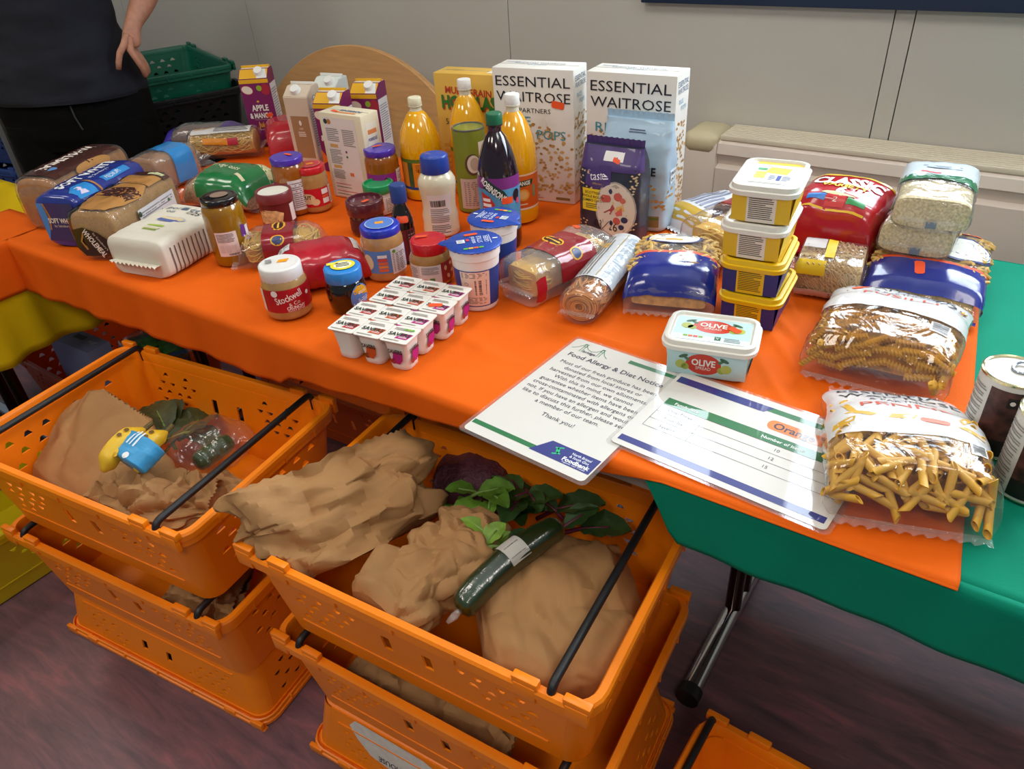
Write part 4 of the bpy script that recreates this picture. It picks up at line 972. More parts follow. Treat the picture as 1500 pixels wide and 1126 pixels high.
# ---------------------------------------------------------------- small yoghurts in two packs of six
def yogpack(label, x, y, yaw, sticker_on=None):
    t = thing('yoghurt_multipack', label, 'yoghurt pack', (x, y, TZ + .0006), yaw, None)
    cols = ('c22a34', 'cf5426', 'b81e80'); s = .0505
    for r_ in range(2):
        for c_ in range(3):
            ox, oy = (c_ - 1) * s, (r_ - .5) * s; h = .056
            rings = [rring(a, a, rr, z, 4) for a, rr, z in ((.0165, .010, 0), (.018, .011, .002), (.0188, .012, .010), (.0180, .010, .016), (.0205, .008, h - .010), (.0215, .006, h - .0035), (.0225, .005, h - .0015))]
            v, f = ringloft(rings); n = len(rings[0]); f = f + [tuple(range(n))[::-1], tuple((len(rings) - 1) * n + i for i in range(n))]
            o = mobj('pot', [(a + ox, b + oy, c) for a, b, c in v], f, M('ece8e2', .35), t, smooth=45)
            rg = [rring(.0248, .0248, .004, z, 4) for z in (h - .0015, h)]; v, f = ringloft(rg); n = len(rg[0]); f = f + [tuple(range(n))[::-1], tuple(range(n, 2 * n))]
            mobj('foil_lid', [(a + ox, b + oy, c) for a, b, c in v], f, M('e6e1d8', .4), o, smooth=30)
            q = Pr(plane_surf((ox, oy, h), (1, 0, 0), (0, 1, 0)), res=.05); cl = M(cols[c_], .4)
            q.poly([(-.004, -.013), (.018, -.013), (.022, .003), (.004, .003)], cl, 1, rings=1); q.text('SAVERS', .0, -.002, .0125, '2f3a30', width=.040, bold=.03, lift=4); q.lines(-.018, .010, .014, .018, 2, '9a968f', 2); q.poly([(-.022, .021), (-.010, .0245), (-.018, .0245), (-.024, .0245)], cl, 1, rings=1); q.lines(.002, -.0115, .017, -.005, 2, 'f0e0e0', 3); q.lines(-.02, -.021, .012, -.017, 1, '9a968f', 2)
            if sticker_on == (r_, c_): sticker(q, -.004, -.002, .024, .011, 20)
            if r_ == 0 and c_ == 2 and not sticker_on:
                for k, cc in enumerate(('5fae3c', '8fae3c', '5fae3c')): q.rect(.0 + k * .006, .012, .005 + k * .006, .017, cc, 3)
            q.build('lid_print', o)
            if r_ == 0 or c_ == 2:
                q = Pr(lambda u, v_, k, ox=ox, oy=oy: Vector((ox + u, oy - .0208 - k + (.0012 if v_ < .02 else 0), v_)), res=.02)
                if c_ == 2: q2 = Pr(lambda u, v_, k, ox=ox, oy=oy: Vector((ox + .0208 + k, oy + u, v_)), res=.02)
                for qq in ([q] if r_ == 0 else []) + ([q2] if c_ == 2 else []):
                    if c_ == 0: qq.lines(.006, .012, .014, .034, 8, '8a8a86', 2); continue
                    qq.poly([(-.010, .014), (.004, .012), (.012, .022), (.013, .036), (-.004, .036)], cl, 1, rings=1); qq.text('SAVERS', .0, .036, .010, '2f3a30', width=.026, bold=.03, lift=4); qq.ell(-.007, .017, .005, .005, M('a0303a', .4) if c_ == 2 else M('8a4a20', .4), 3)
                    qq.build('pot_print', o)
    return t
ya = 8.5
yogpack('six joined small white yoghurts nearest the table edge', -.795, .7455, ya)
yogpack('six joined small white yoghurts with an orange sticker, against the tall blue-lidded pot', -.801, .8500, ya - 1, sticker_on=(0, 2))

# ---------------------------------------------------------------- laminated notices
def notice(label, x, y, z, yaw, w, h, fn, tilt=0.):
    t = thing('laminated_notice', label, 'notice', (x, y, z), 0, rot=(R_(tilt), 0, R_(yaw)))
    m = .006
    rg = [rring(w/2 + m, h/2 + m, .009, zz, 5) for zz in (0, .0005)]; v, f = ringloft(rg); n = len(rg[0]); f = f + [tuple(range(n))[::-1], tuple(range(n, 2 * n))]
    mobj('laminate', v, f, film(haze=.05, gloss=.8, bump=0.), t, smooth=30)
    rg = [rring(w/2, h/2, .007, zz, 5) for zz in (.0006, .0009)]; v, f = ringloft(rg); f = f + [tuple(range(n))[::-1], tuple(range(n, 2 * n))]
    mobj('sheet', v, f, M('d9d6cf', .5, coat=1.), t, smooth=30)
    q = Pr(plane_surf((0, 0, .0010), (1, 0, 0), (0, 1, 0)), res=.5, base=.0001, step=.00006); fn(q); q.build('print', t)
    return t
gl = dict(coat=1.)
PG = M('1d7040', .5, coat=1.); PB = M('262f7c', .5, coat=1.); INK = M('2a2c44', .5, coat=1.); PO = M('ee7d30', .5, coat=1.)
def n1(q):
    q.text('Food Allergy & Diet Notice', -.002, .098, .0150, INK, width=.170, bold=.012)
    body = ['Most of our fresh produce has been', 'donated from local stores or', 'harvested from our own allotments.', 'With this in mind, we cannot', 'guarantee whether items have been', 'cross-contaminated with allergens or', 'not. If you have an allergen and would', 'like to discuss this further, please see', 'a member of our team.']
    for k, s in enumerate(body): q.text(s, .0, .074 - k * .0135, .0118, INK)
    q.text('Thank you!', .0, -.056, .0125, INK)
    q.rect(.006, .124, .100, .133, PG); q.rect(-.100, -.128, .020, -.119, PG); q.poly([(.004, -.130), (.100, -.130), (.100, -.098), (.022, -.098)], PB, 1, rings=1)
    q.text('North Bristol', .060, -.106, .0068, 'e8ecf4', 'l', bold=.01, lift=4, width=.030); q.text('& South Glos', .060, -.1125, .0068, 'e8ecf4', 'l', bold=.01, lift=4, width=.030); q.text('Foodbank', .054, -.1205, .0105, 'f4f6fa', 'l', bold=.03, lift=4, width=.042); q.text('Together with Trussell', .056, -.1265, .0040, 'e8ecf4', 'l', lift=4, width=.036)
    for s in (-1, 1):                                # linked green loops
        cx, cy = .040 + s * .0045, -.112 + s * .002
        for k in range(9):
            a0, a1 = R_(90 + s * 90 + k * 22 - 90), R_(90 + s * 90 + (k + 1) * 22 - 90)
            q.poly([(cx + r * math.cos(a), cy + r * math.sin(a)) for r, a in ((.0052, a0), (.0078, a0), (.0078, a1), (.0052, a1))], M('2fb87c', .4), 3, rings=1)
    gl_ = '4f8a6a'                                   # bridge drawing
    def stroke(p0, p1, w=.0006):
        dx_, dy_ = p1[0] - p0[0], p1[1] - p0[1]; l = math.hypot(dx_, dy_) or 1; nx, ny = -dy_ / l * w, dx_ / l * w
        q.poly([(p0[0] + nx, p0[1] + ny), (p1[0] + nx, p1[1] + ny), (p1[0] - nx, p1[1] - ny), (p0[0] - nx, p0[1] - ny)], gl_, 2, rings=1)
    for bx in (-.078, -.046):
        stroke((bx, .112), (bx, .136)); stroke((bx + .004, .112), (bx + .004, .136)); stroke((bx - .001, .128), (bx + .005, .128)); stroke((bx - .001, .136), (bx + .005, .136))
    cv = [(-.094, .116), (-.086, .122), (-.078, .136), (-.068, .124), (-.060, .121), (-.052, .124), (-.044, .136), (-.036, .122), (-.028, .116)]
    for a, b in zip(cv, cv[1:]): stroke(a, b)
    q.text('bridge', -.060, .1155, .0095, INK, bold=.02)
def n2(q):
    q.poly([(-.140, .088), (.006, .088), (-.004, .072), (-.140, .072)], PB, 1, rings=1); q.rect(-.002, .077, .140, .088, PG)
    pts = [(.072 + .052 * (1 if s > 0 else -1) + .009 * math.cos(R_(a)), .052 + .011 * math.sin(R_(a))) for s in (1, -1) for a in (range(-90, 91, 15) if s > 0 else range(90, 271, 15))]
    q.poly(pts, PO, 1, rings=1); q.text('Orange Table', .072, .052, .0195, INK, width=.104, bold=.02)
    x0, x1, xm = -.128, .136, -.062; ys = [.030, .012, -.007, -.026, -.046]
    q.rect(x0, ys[1], x1, ys[0], PG); q.text('Family Size', -.095, .021, .0085, 'eef2ee', bold=.015, lift=4); q.text('Number of Items', .045, .021, .0085, 'eef2ee', bold=.015, lift=4)
    for y in ys[1:]: q.rect(x0, y - .0003, x1, y + .0003, INK, 2)
    for x in (x0, xm, x1): q.rect(x - .0003, ys[-1], x + .0003, ys[1], INK, 2)
    for k, (a, b) in enumerate((('One-Three', '10'), ('Four-Six', '12'), ('Seven+', '15'))):
        q.text(a, -.095, ys[1] - .0095 - k * .0193, .0085, INK); q.text(b, .045, ys[1] - .0095 - k * .0193, .0085, INK)
    q.rect(-.140, -.092, .140, -.080, PB)
def quad_center(c): return sum((Vector(p) for p in c), Vector()) / len(c)
notice('white laminated food allergy notice with a bridge logo', -.4440, .7745, TZ + .0020, -4.5, .204, .291, n1)
notice('white laminated price table sheet headed Orange Table', -.2085, .8010, TZ + .0036, -5.0, .291, .204, n2)
# ================================================================== soft packs
PIL = [(-1, .97, .05), (-.93, .985, .42), (-.8, 1, .78), (-.55, 1, .97), (0, 1, 1), (.55, 1, .97), (.8, 1, .78), (.93, .985, .42), (1, .97, .05)]
BLOCK = [(-1, .80, .72), (-.985, .92, .88), (-.94, 1, .98), (-.5, 1, 1), (.5, 1, 1), (.94, 1, .98), (.985, .92, .88), (1, .80, .72)]
LOAF = [(-1, .55, .50), (-.985, .86, .86), (-.95, .96, .97), (-.5, 1, 1), (.6, 1, 1), (.84, .97, .97), (.90, .78, .80), (.95, .40, .36), (1, .30, .12)]
HALFB = [(-1, .96, .06), (-.9, .99, .55), (-.72, 1, .92), (-.3, 1, 1.), (.1, 1, .9), (.45, .98, .55), (.75, .93, .24), (1, .88, .05)]
def glossy(col, bump=.25, bs=45, rough=.22): return M(col, rough, coat=.6, bump=bump, bscale=bs, name='printed_film')
def pack(name, label, x, y, yaw, L, W, H, secs, mat, prints=None, cat='packet', z=TZ + .0008, n=3., wr=.0025, wf=32., seed=0., fins=(1, 1), finm=None, stand=False, sag=.75, tilt=0., roll=0., group=None, body='wrapper', ew=1., ns=44, nt=48, bend=0., bulge=None):
    t = thing(name, label, cat, (x, y, z), 0, group, rot=(R_(roll), R_(tilt), R_(yaw)))
    lo = Loft(L, W, H, secs, n=n, wr=wr, wf=wf, seed=seed, sag=sag, stand=stand, ew=ew, ns=ns, nt=nt, bend=bend, bulge=bulge)
    lo.build(body, mat, t)
    if fins[0]: fin(t, lo, -1, finm or mat)
    if fins[1]: fin(t, lo, 1, finm or mat)
    if prints:
        q = Pr(lo.surf(), res=.009); prints(q, lo); q.build('print', t)
    return t, lo
FILM = film(); FILMH = film(haze=.14, gloss=1.5, bump=.6)
def inner(t, lo, name, mat, o=-.004, a0=-.9, a1=.9, rough=0.):
    keep = lo.wr; lo.wr = rough
    v, f = lo.vf(a0, a1, o=o, ns=30); lo.wr = keep
    return mobj(name, v, f, mat, t, smooth=60)
def strands(t, lo, n, mat, r=.0009, seed=1, wob=.25, name='noodle_strands', a=(-.86, .86), off=-.003, pts=26, tr=(15, 165), freq=6.):
    rg = random.Random(seed); parts = []; keep = lo.wr; lo.wr = 0
    for _ in range(n):
        th0 = R_(rg.uniform(*tr)); ph = rg.uniform(0, 6.28); o = off - rg.uniform(0, .006); fr = freq * rg.uniform(.6, 1.4); w = wob * rg.uniform(.5, 1.3)
        a0 = rg.uniform(a[0], a[0] * .8); a1 = rg.uniform(a[1] * .8, a[1])
        parts.append(tubevf([lo.raw(a0 + (a1 - a0) * i / pts, th0 + w * math.sin(ph + fr * i / pts * 3), o) for i in range(pts + 1)], r, 5))
    lo.wr = keep; v, f = merge(parts)
    return mobj(name, v, f, mat, t, smooth=True, props={'kind': 'stuff'})
def nest(t, c, rx, ry, rz, mat, seed, n=34, r=.0014, name='noodle_nest'):
    rg = random.Random(seed); parts = []
    for k in range(n):
        ph = rg.uniform(0, 6.28); fr = rg.uniform(.55, 1.); ti = rg.uniform(-.5, .5); tj = rg.uniform(-.5, .5); q = rg.uniform(-.8, .8)
        pts = []
        for i in range(27):
            a = ph + 5.6 * i / 26; x, y, z = rx * fr * math.cos(a), ry * fr * math.sin(a), rz * (q * math.sqrt(max(0, 1 - fr * fr * .7)) + .18 * math.sin(3 * a + ph))
            pts.append((c[0] + x, c[1] + y + z * ti * .4, c[2] + max(-rz, min(rz, z + (x * ti + y * tj) * .5))))
        parts.append(tubevf(pts, r, 5))
    v, f = merge(parts); return mobj(name, v, f, mat, t, smooth=True, props={'kind': 'stuff'})
BACK = -90            # text turned so that it reads from the lens when the pack points away

# ---- bread
crust = M('9c6a36', .7, var=.18, vscale=60, bump=.3, bscale=150); crumbside = M('a8804e', .8, var=.16, vscale=220, bump=.3, bscale=300)
lx = math.cos(R_(112)), math.sin(R_(112))
def loaf(label, x, y, yaw, L, W, H, film_m, inner_m, prints, seed, roll=0.):
    t, lo = pack('bread_loaf', label, x, y, yaw, L, W, H, LOAF, film_m, prints, 'bread', wr=.0034, wf=28, seed=seed, n=4.2, sag=.9, fins=(0, 0), body='bag', roll=roll, ew=.6, ns=60)
    if inner_m: inner(t, lo, 'bread', inner_m, -.004, -.975, .82)
    # gathered tail of the bag
    v, f = [], []; nn = 30
    for i in range(5):
        rr = [.016, .008, .012, .026, .034][i]
        for k in range(nn):
            a = 2 * math.pi * k / nn; q = rr * (1 + .28 * math.sin(7 * a + i) + .15 * math.sin(13 * a))
            v.append((L / 2 - .006 + i * .011, q * math.cos(a) * 1.3, max(.002, .026 + q * .75 * math.sin(a))))
    for i in range(4):
        for k in range(nn): f.append((i * nn + k, i * nn + (k + 1) % nn, (i + 1) * nn + (k + 1) % nn, (i + 1) * nn + k))
    mobj('bag_tail', v, f, FILMH, t, smooth=True)
    return t, lo
def endsurf(lo, x_off=.0):
    "flat front end of a loaf: u across, v up, seen from -x"
    return lambda u, v, o: Vector((-lo.L / 2 - .0010 - o - x_off, -u, v))
brown = glossy('4a2a24', .1); brown_d = glossy('38201c', .1); gold = glossy('b9854a', .1)
def p1(q, lo):
    q.rect(-.125, -.055, .11, .030, brown, 1); q.rect(-.125, .030, .11, .075, brown, 1); q.text('WHOLEMEAL', -.004, .010, .032, 'efe4da', rot=180, width=.19, bold=.03, lift=6); q.ell(-.085, -.018, .012, .010, M('5a8fc8', .35), 3); q.ell(.0, -.062, .06, .016, gold, 2)
loaf('brown wholemeal loaf in glossy bag behind the blue loaf', -1.958, .905, 111, .29, .125, .125, film(haze=.05, gloss=1.3, bump=.9, bscale=30.), crust, p1, 1.1)
bluef = glossy('28388c', .15, 30); bright = M('2f8fd8', .3, coat=.5)
def p2(q, lo):
    q.text('SOFT WHITE', -.004, .010, .030, 'eef0f6', rot=0, width=.19, bold=.03, lift=4); q.text('by Sainsbury\'s', .010, -.016, .012, 'dfe4f2', rot=0, lift=4); q.rect(-.015, -.052, .075, -.034, bright, 1); q.text('MEDIUM', .02, -.043, .014, 'f0f4fa', rot=0, lift=4); q.poly([(-.110, -.058), (-.055, -.062), (-.050, -.024), (-.085, -.014), (-.112, -.030)], bright, 1); q.poly([(-.098, -.050), (-.076, -.054), (-.078, -.026), (-.092, -.026)], 'dcd0e8', 2); q.rect(-.046, -.075, -.040, -.012, gold, 2)
t, lo = loaf('soft white loaf in a royal blue wrapper between the brown loaves', -1.806, .862, 112, .27, .115, .118, bluef, None, p2, 2.3)
q = Pr(endsurf(lo), res=.02); w_ = .046
q.rect(-w_, .014, w_, .102, M('26336f', .35, coat=.4)); q.poly([(-w_, .014), (-w_, .102), (-.030, .102), (-.024, .070), (-.034, .040)], bright, 1); q.poly([(-.030, .102), (-.026, .102), (-.020, .070), (-.030, .040), (-.034, .040), (-.024, .070)], gold, 2, rings=1); q.poly([(w_, .014), (w_, .050), (.030, .014)], bright, 1, rings=1); q.poly([(w_, .060), (w_, .050), (.030, .014), (.026, .014)], gold, 2, rings=1)
q.text('SOFT WHITE', .004, .062, .016, 'f0ead8', width=.066, bold=.03, lift=4); q.text('by Sainsbury\'s', .004, .050, .008, 'e6dcc4', lift=4); q.build('end_print', t)
def p3(q, lo):
    q.rect(-.055, -.155, .085, -.078, 'd9d9dc', 3); q.lines(-.050, -.150, .078, -.084, 11, '8a8a90', 4, seed=6); q.rect(-.040, -.118, .03, -.114, M('5f8a3c', .5), 5); q.rect(-.040, -.106, .03, -.102, M('5f8a3c', .5), 5); q.ell(.060, -.095, .005, .005, '3a6a3c', 5); q.ell(-.050, -.088, .006, .006, '2f4a30', 5)
    q.poly([(-.125, -.040), (-.08, -.055), (-.02, -.06), (.02, -.045), (.02, .010), (-.02, .035), (-.09, .035), (-.125, .02)], gold, 1); q.poly([(-.07, -.050), (-.02, -.058), (.0, -.03), (-.005, .02), (-.05, .03), (-.055, -.01)], brown, 2); q.poly([(.022, -.05), (.075, -.05), (.075, .03), (.025, .035)], gold, 1); q.rect(.078, -.055, .105, .03, brown, 1); q.rect(.085, -.045, .100, -.01, 'c9cfa0', 3); q.rect(-.125, .04, .10, .10, brown, 1)
t, lo = loaf('wholemeal loaf in clear bag with nutrition panel, beside the white oats bag', -1.664, .852, 114, .27, .118, .112, film(haze=.03, gloss=1.2, bump=.9, bscale=30.), crumbside, p3, 3.7)
q = Pr(endsurf(lo, .0003), res=.02)
q.poly([(-.048, .070), (-.02, .076), (.012, .064), (.044, .036), (.050, .016), (.040, .010), (-.036, .010), (-.050, .030)], brown_d, 1); q.text('WHOLEMEAL', -.004, .040, .019, 'efe6dc', rot=-62, width=.068, bold=.03, lift=4); q.poly([(-.026, .062), (-.022, .064), (-.030, .044), (-.024, .026), (-.028, .024), (-.036, .044)], gold, 3, rings=1); q.text('by Sainsbury\'s', .012, .044, .008, 'd8c8b4', rot=-62, lift=4); q.build('end_print', t)
loaf('small loaf in a clear bag with bright blue band behind the brown loaf', -1.905, 1.115, 100, .16, .10, .095, FILMH, crust, lambda q, lo: q.rect(-.02, -.12, .05, .12, bright, 1), 5.2)
loaf('bread loaf in a clear bag lying on the bare yellow cloth', -2.33, .72, 150, .24, .12, .10, FILMH, crust, lambda q, lo: q.rect(.03, -.10, .08, .10, 'e0e0da', 1), 6.2)

# ---- white oats bag
paper = M('ddd8c8', .6, var=.03, vscale=12, bump=.2, bscale=50)
def oats(q, lo):
    q.text('porridge', .068, .006, .024, '5a6a80', rot=BACK, width=.085, lift=3); q.text('oats', .048, .020, .020, '5a6a80', rot=BACK, lift=3); q.text('12/25', .050, -.030, .022, '2a2a30', rot=BACK - 5, bold=.005, lift=4)
    q.ell(.010, -.012, .014, .034, M('b9bfc8', .5), 1); q.ell(.012, -.010, .010, .030, 'e2cfa4', 2); q.poly([(.002, .024), (-.003, -.008), (.004, -.038), (.010, -.020), (.010, .010)], M('5a6aa8', .5), 3); q.rect(-.028, -.018, -.022, .020, 'a6c24a', 2); q.rect(-.040, -.012, -.033, .022, 'd9d6b4', 2); q.rect(-.047, -.010, -.042, .012, '8fae3c', 2)
    for k in range(9): q.rect(-.076 + k * .012, -.150, -.073 + k * .012, -.084, '6a6468', 2)
pack('oats_bag', 'white paper porridge oats bag lying in front of the korma jar', -1.474, .818, 101, .195, .150, .078, BLOCK, paper, oats, wr=.0035, wf=18, seed=1.4, n=7., fins=(1, 0), sag=.9)
# ---- green oats bag
def goats(q, lo):
    q.text('porridge oats', -.022, .012, .022, 'e9e2c0', rot=-12, width=.115, lift=4); q.poly([(-.03, .08), (.10, .02), (.115, .10), (.0, .12)], 'e0d6a8', 2); q.lines(.012, .050, .090, .085, 4, '5a5a44', 4); q.poly([(.040, -.030), (.075, -.046), (.078, -.038), (.044, -.022)], 'e2d6b0', 3)
oatm = M('b79c74', .8, var=.45, vscale=170, bump=.6, bscale=200)
t, lo = pack('oats_bag', 'clear porridge oats bag with a green printed front behind the korma jar', -1.612, 1.098, 12, .215, .150, .088, PIL, FILM, None, wr=.003, wf=20, seed=2.2, fins=(1, 1))
inner(t, lo, 'oats', oatm, -.003, -.93, .9)
q = Pr(lo.surf(), res=.008); q.rect(-.050, -.105, .100, .105, glossy('1f7a42', .15, 25), 1); q.poly([(-.050, -.03), (-.080, .0), (-.085, .05), (-.050, .105)], glossy('1f7a42', .15, 25), 1); goats(q, lo); q.build('print', t)
# ---- egg noodle cylinder and red pack at the back left
noodm = M('d9b45c', .6, var=.1, vscale=50); noodp = M('cfa24a', .55, var=.15, vscale=60)
p = P(322, 232, TZ)
t, lo = pack('noodle_pack', 'clear egg noodle pack with white printed panel resting behind the green oats', p.x + .02, p.y + .02, 38, .20, .095, .082, BLOCK, FILM, None, wr=.002, wf=30, seed=3.1, n=2.4, fins=(1, 1), sag=.9)
inner(t, lo, 'noodle_core', noodp, -.010); strands(t, lo, 110, noodm, .0011, 4, .22, tr=(-40, 200), off=-.003)
q = Pr(lo.surf(), res=.008); q.rect(-.085, -.030, .085, .034, film(haze=.78, gloss=.7), 1); q.lines(-.08, -.01, -.03, .03, 4, 'b98a3c', 3); q.lines(-.02, -.024, .08, .030, 7, '5a5a58', 3, seed=9); q.poly([(-.05, -.060), (.02, -.066), (.02, -.048), (-.05, -.044)], M('d98a1c', .4), 2); q.rect(.02, -.066, .05, -.048, M('b3243c', .4), 2); q.build('print', t)
p = P(412, 226, TZ)
redf = glossy('b81f2c', .3, 30, .3)
t, lo = pack('pasta_bag', 'red pack with a clear seam strip beside the juice carton', p.x + .015, p.y + .03, -38, .18, .12, .095, PIL, redf, lambda q, lo: (q.rect(-.07, .005, .085, .022, M('d98a8a', .2, coat=.8), 1), q.rect(.060, .030, .078, .060, 'dfe2d0', 2), q.rect(.066, .036, .074, .050, M('5f8a3c', .5), 3)), wr=.004, wf=18, seed=4.4)
p = P(262, 206, TZ + .06)
t, lo = pack('cereal_bag', 'clear bag of brown chocolate cereal with purple ends behind the egg noodles', p.x - .02, p.y + .11, 28, .26, .11, .075, PIL, FILMH, lambda q, lo: (q.rect(-.12, -.09, -.085, .09, M('3a2f9c', .3, coat=.5), 1), q.rect(.06, -.09, .12, .09, M('4a2f7c', .3, coat=.5), 1)), wr=.004, wf=24, seed=5.5)
inner(t, lo, 'cereal', M('5a2f26', .6, var=.5, vscale=120, bump=.6, bscale=160), -.005)

# ---- noodle nests and the red bag in the middle
def red_band(t, lo, seed, s0, s1, rot=0):
    q = Pr(lo.surf(), res=.008); m = glossy('8e1a26', .12, 30)
    q.rect(s0, -.085, s1, .085, m, 1); q.ell((s0 + s1) / 2, .012, .024, .014, M('e2a82c', .4), 2, rot=90 + rot); q.ell((s0 + s1) / 2, .012, .020, .010, M('3a1414', .4), 3, rot=90 + rot); q.rect((s0 + s1) / 2 - .002, -.004, (s0 + s1) / 2 + .002, .028, 'e8b040', 5); q.ell((s0 + s1) / 2, -.045, .014, .012, M('e2a82c', .4), 2); q.ell((s0 + s1) / 2, -.045, .011, .009, M('2a3a6a', .4), 3)
    return q
eggn = M('d8b04c', .55, var=.1, vscale=50); core = M('c89a3c', .7, var=.2, vscale=60)
t, lo = pack('noodle_pack', 'clear noodle nest pack with a red band beside the korma jar', -1.238, .922, 44, .185, .100, .068, PIL, FILM, None, wr=.0028, wf=26, seed=6.1, n=3.6, finm=FILMH)
inner(t, lo, 'noodle_core', core, -.014, -.75, .75)
for k, s in enumerate((-.052, .0, .052)): nest(t, (s, 0, .035), .026, .044, .026, eggn, 20 + k)
q = red_band(t, lo, 1, -.034, .030); q.build('print', t)
def redbag(q, lo):
    q.rect(-.092, -.055, -.062, -.012, 'd9d2cc', 2); q.bars(-.090, -.050, -.066, -.018, vert=False, lift=3); q.poly([(-.085, .012), (-.055, .006), (-.050, .040), (-.082, .044)], 'dcdcdc', 2); q.lines(-.080, .014, -.055, .038, 4, '8a8a8a', 3); q.rect(.062, -.03, .085, .03, 'e2ddd8', 2)
t, lo = pack('pasta_bag', 'red shiny pasta bag lying between the white-lidded and blue-lidded jars', -1.088, .890, 55, .18, .108, .074, PIL, glossy('b3182a', .35, 26, .28), redbag, wr=.005, wf=16, seed=7.3, finm=FILMH)

# ---- standing oat bags
UP = [(-1, .90, .86), (-.98, .98, .97), (-.9, 1, 1), (.3, 1, 1), (.62, .985, .86), (.82, .96, .55), (.93, .94, .30), (1, .93, .22)]
navy = M('252a3c', .42, coat=.3, var=.25, vscale=70, bump=.3, bscale=40)
def taste(q, lo):
    W = lo.W; m = M('47306e', .4, coat=.3)
    q.rect(-W/2 - .02, .150, W/2 + .02, lo.L * .995, m, 1); q.poly([(-.045, .160), (.005, .160), (.005, .122), (-.020, .112), (-.045, .120)], m, 2); q.text('taste', -.018, .140, .024, 'f2eef6', rot=8, width=.036, lift=5); q.text('difference', -.018, .124, .006, 'd0a850', lift=5)
    q.rect(-.052, .066, -.006, .112, M('ecd02c', .45), 2); 
    for k, s in enumerate(('SCOTTISH', 'WHOLE ROLLED', 'JUMBO OATS')): q.text(s, -.029, .104 - k * .008, .0075, '3a3420', lift=5, bold=.01)
    q.lines(-.044, .070, -.014, .082, 3, '6a6030', 4)
    q.ell(.020, .074, .043, .058, 'a8a096', 2); q.ell(.020, .074, .040, .055, 'd8cdbd', 3)
    for a, b, r, c in ((.008, .112, .006, '2c3a5c'), (.040, .056, .007, '2c3a5c'), (.034, .040, .006, '2c3a5c'), (.010, .046, .006, '2c3a5c'), (.0, .096, .008, 'c25a50'), (.026, .102, .009, 'c25a50'), (.024, .052, .008, 'c25a50'), (.036, .096, .006, 'c86a58')): q.ell(a, b, r, r * .95, c, 5)
    q.poly([(-.002, .066), (.014, .086), (.020, .078), (.008, .064)], M('a8464a', .5), 5, rings=1); q.poly([(.020, .068), (.034, .082), (.036, .066), (.024, .062)], M('d0685c', .5), 5, rings=1); q.poly([(.014, .092), (.036, .092), (.040, .074), (.020, .070)], M('d9b45c', .5), 4, rings=1)
    q.text('03/26', .0, .040, .026, '25252a', rot=-4, width=.052, lift=7); rg = random.Random(5)
    for _ in range(60):
        u = rg.choice((rg.uniform(-.062, -.03), rg.uniform(.05, .065))); v = rg.choice((rg.uniform(.005, .05), rg.uniform(.11, .15)))
        q.poly([(u + .003 * math.cos(R_(k * 90)), v + .002 * math.sin(R_(k * 90))) for k in range(4)], 'cdb38c', 1.5, rings=1)
    q.rect(-.012, .168, .030, .184, 'e6e2e0', 4); sticker(q, .014, .170, .020, .008, -12)
pack('oats_bag', 'dark jumbo oats bag printed with a bowl of porridge and berries', -.676, 1.328, 2, .192, .132, .075, UP, navy, taste, wr=.0022, wf=24, seed=8.1, n=5., stand=True, sag=0., fins=(0, 1), finm=M('47306e', .4, coat=.3))
pale = M('a8c4d8', .42, coat=.25, var=.06, vscale=14, bump=.3, bscale=26)
def scot(q, lo):
    W = lo.W; q.text('Scottish', -.010, .150, .020, '2a3a4c', width=.055, lift=4); q.text('PORRIDGE', .004, .130, .024, '20242c', width=.095, bold=.03, lift=4); q.text('OATS', .0, .108, .024, '20242c', bold=.03, lift=4); q.lines(-.012, .200, .026, .208, 2, '4a5a7a', 3)
    q.rect(W/2 + .012, .10, W/2 + .042, .128, 'dce6ee', 2); q.text('PORRIDGE', W/2 + .027, .120, .009, '2a3440', lift=4, width=.026, bold=.02); q.text('OATS', W/2 + .027, .108, .009, '2a3440', lift=4, bold=.02); q.rect(.03, .012, .062, .036, M('8a7a4c', .5), 2); q.rect(.03, .028, .062, .033, M('5f7a3c', .5), 3)
    pops(q, 8, .02, W/2 + .03, .05, .10, 26, 1.)
pack('oats_bag', 'pale blue Scottish porridge oats bag leaning on the white rice cereal box', -.665, 1.414, 3, .222, .146, .074, UP, pale, scot, wr=.004, wf=16, seed=9.4, n=5., stand=True, sag=0., fins=(0, 1))

# ---- noodle packs in the centre
t, lo = pack('noodle_pack', 'clear noodle nest pack with a red band beside the tall blue-lidded pots', -.672, 1.092, 78, .215, .100, .076, BLOCK, FILMH, None, wr=.0050, wf=22, seed=10.2, n=4., finm=FILMH)
inner(t, lo, 'noodle_core', core, -.014, -.86, .86)
for k, s in enumerate((-.068, .0, .068)): nest(t, (s, 0, .038), .030, .042, .030, eggn, 30 + k)
q = red_band(t, lo, 2, -.044, .050); q.rect(-.106, -.10, -.085, -.055, glossy('b3182a', .2), 2); q.rect(-.105, .045, -.085, .09, glossy('b3182a', .2), 2); sticker(q, .078, .02, .018, .010, 70); q.build('print', t)
t, lo = pack('spaghetti_pack', 'long clear bundle of orange noodles with a shiny white label', -.576, 1.098, 98, .262, .076, .062, BLOCK, FILM, None, wr=.0018, wf=36, seed=11.7, n=2.2, finm=FILMH)
om = M('d08a34', .55, var=.12, vscale=60)
inner(t, lo, 'noodle_core', M('b8742c', .7, var=.2, vscale=90), -.008, -.9, .9); strands(t, lo, 120, om, .0011, 6, .28, tr=(-50, 230), off=-.0025, freq=4.)
v_, f_ = [], []; rg = random.Random(3)
parts_ = []
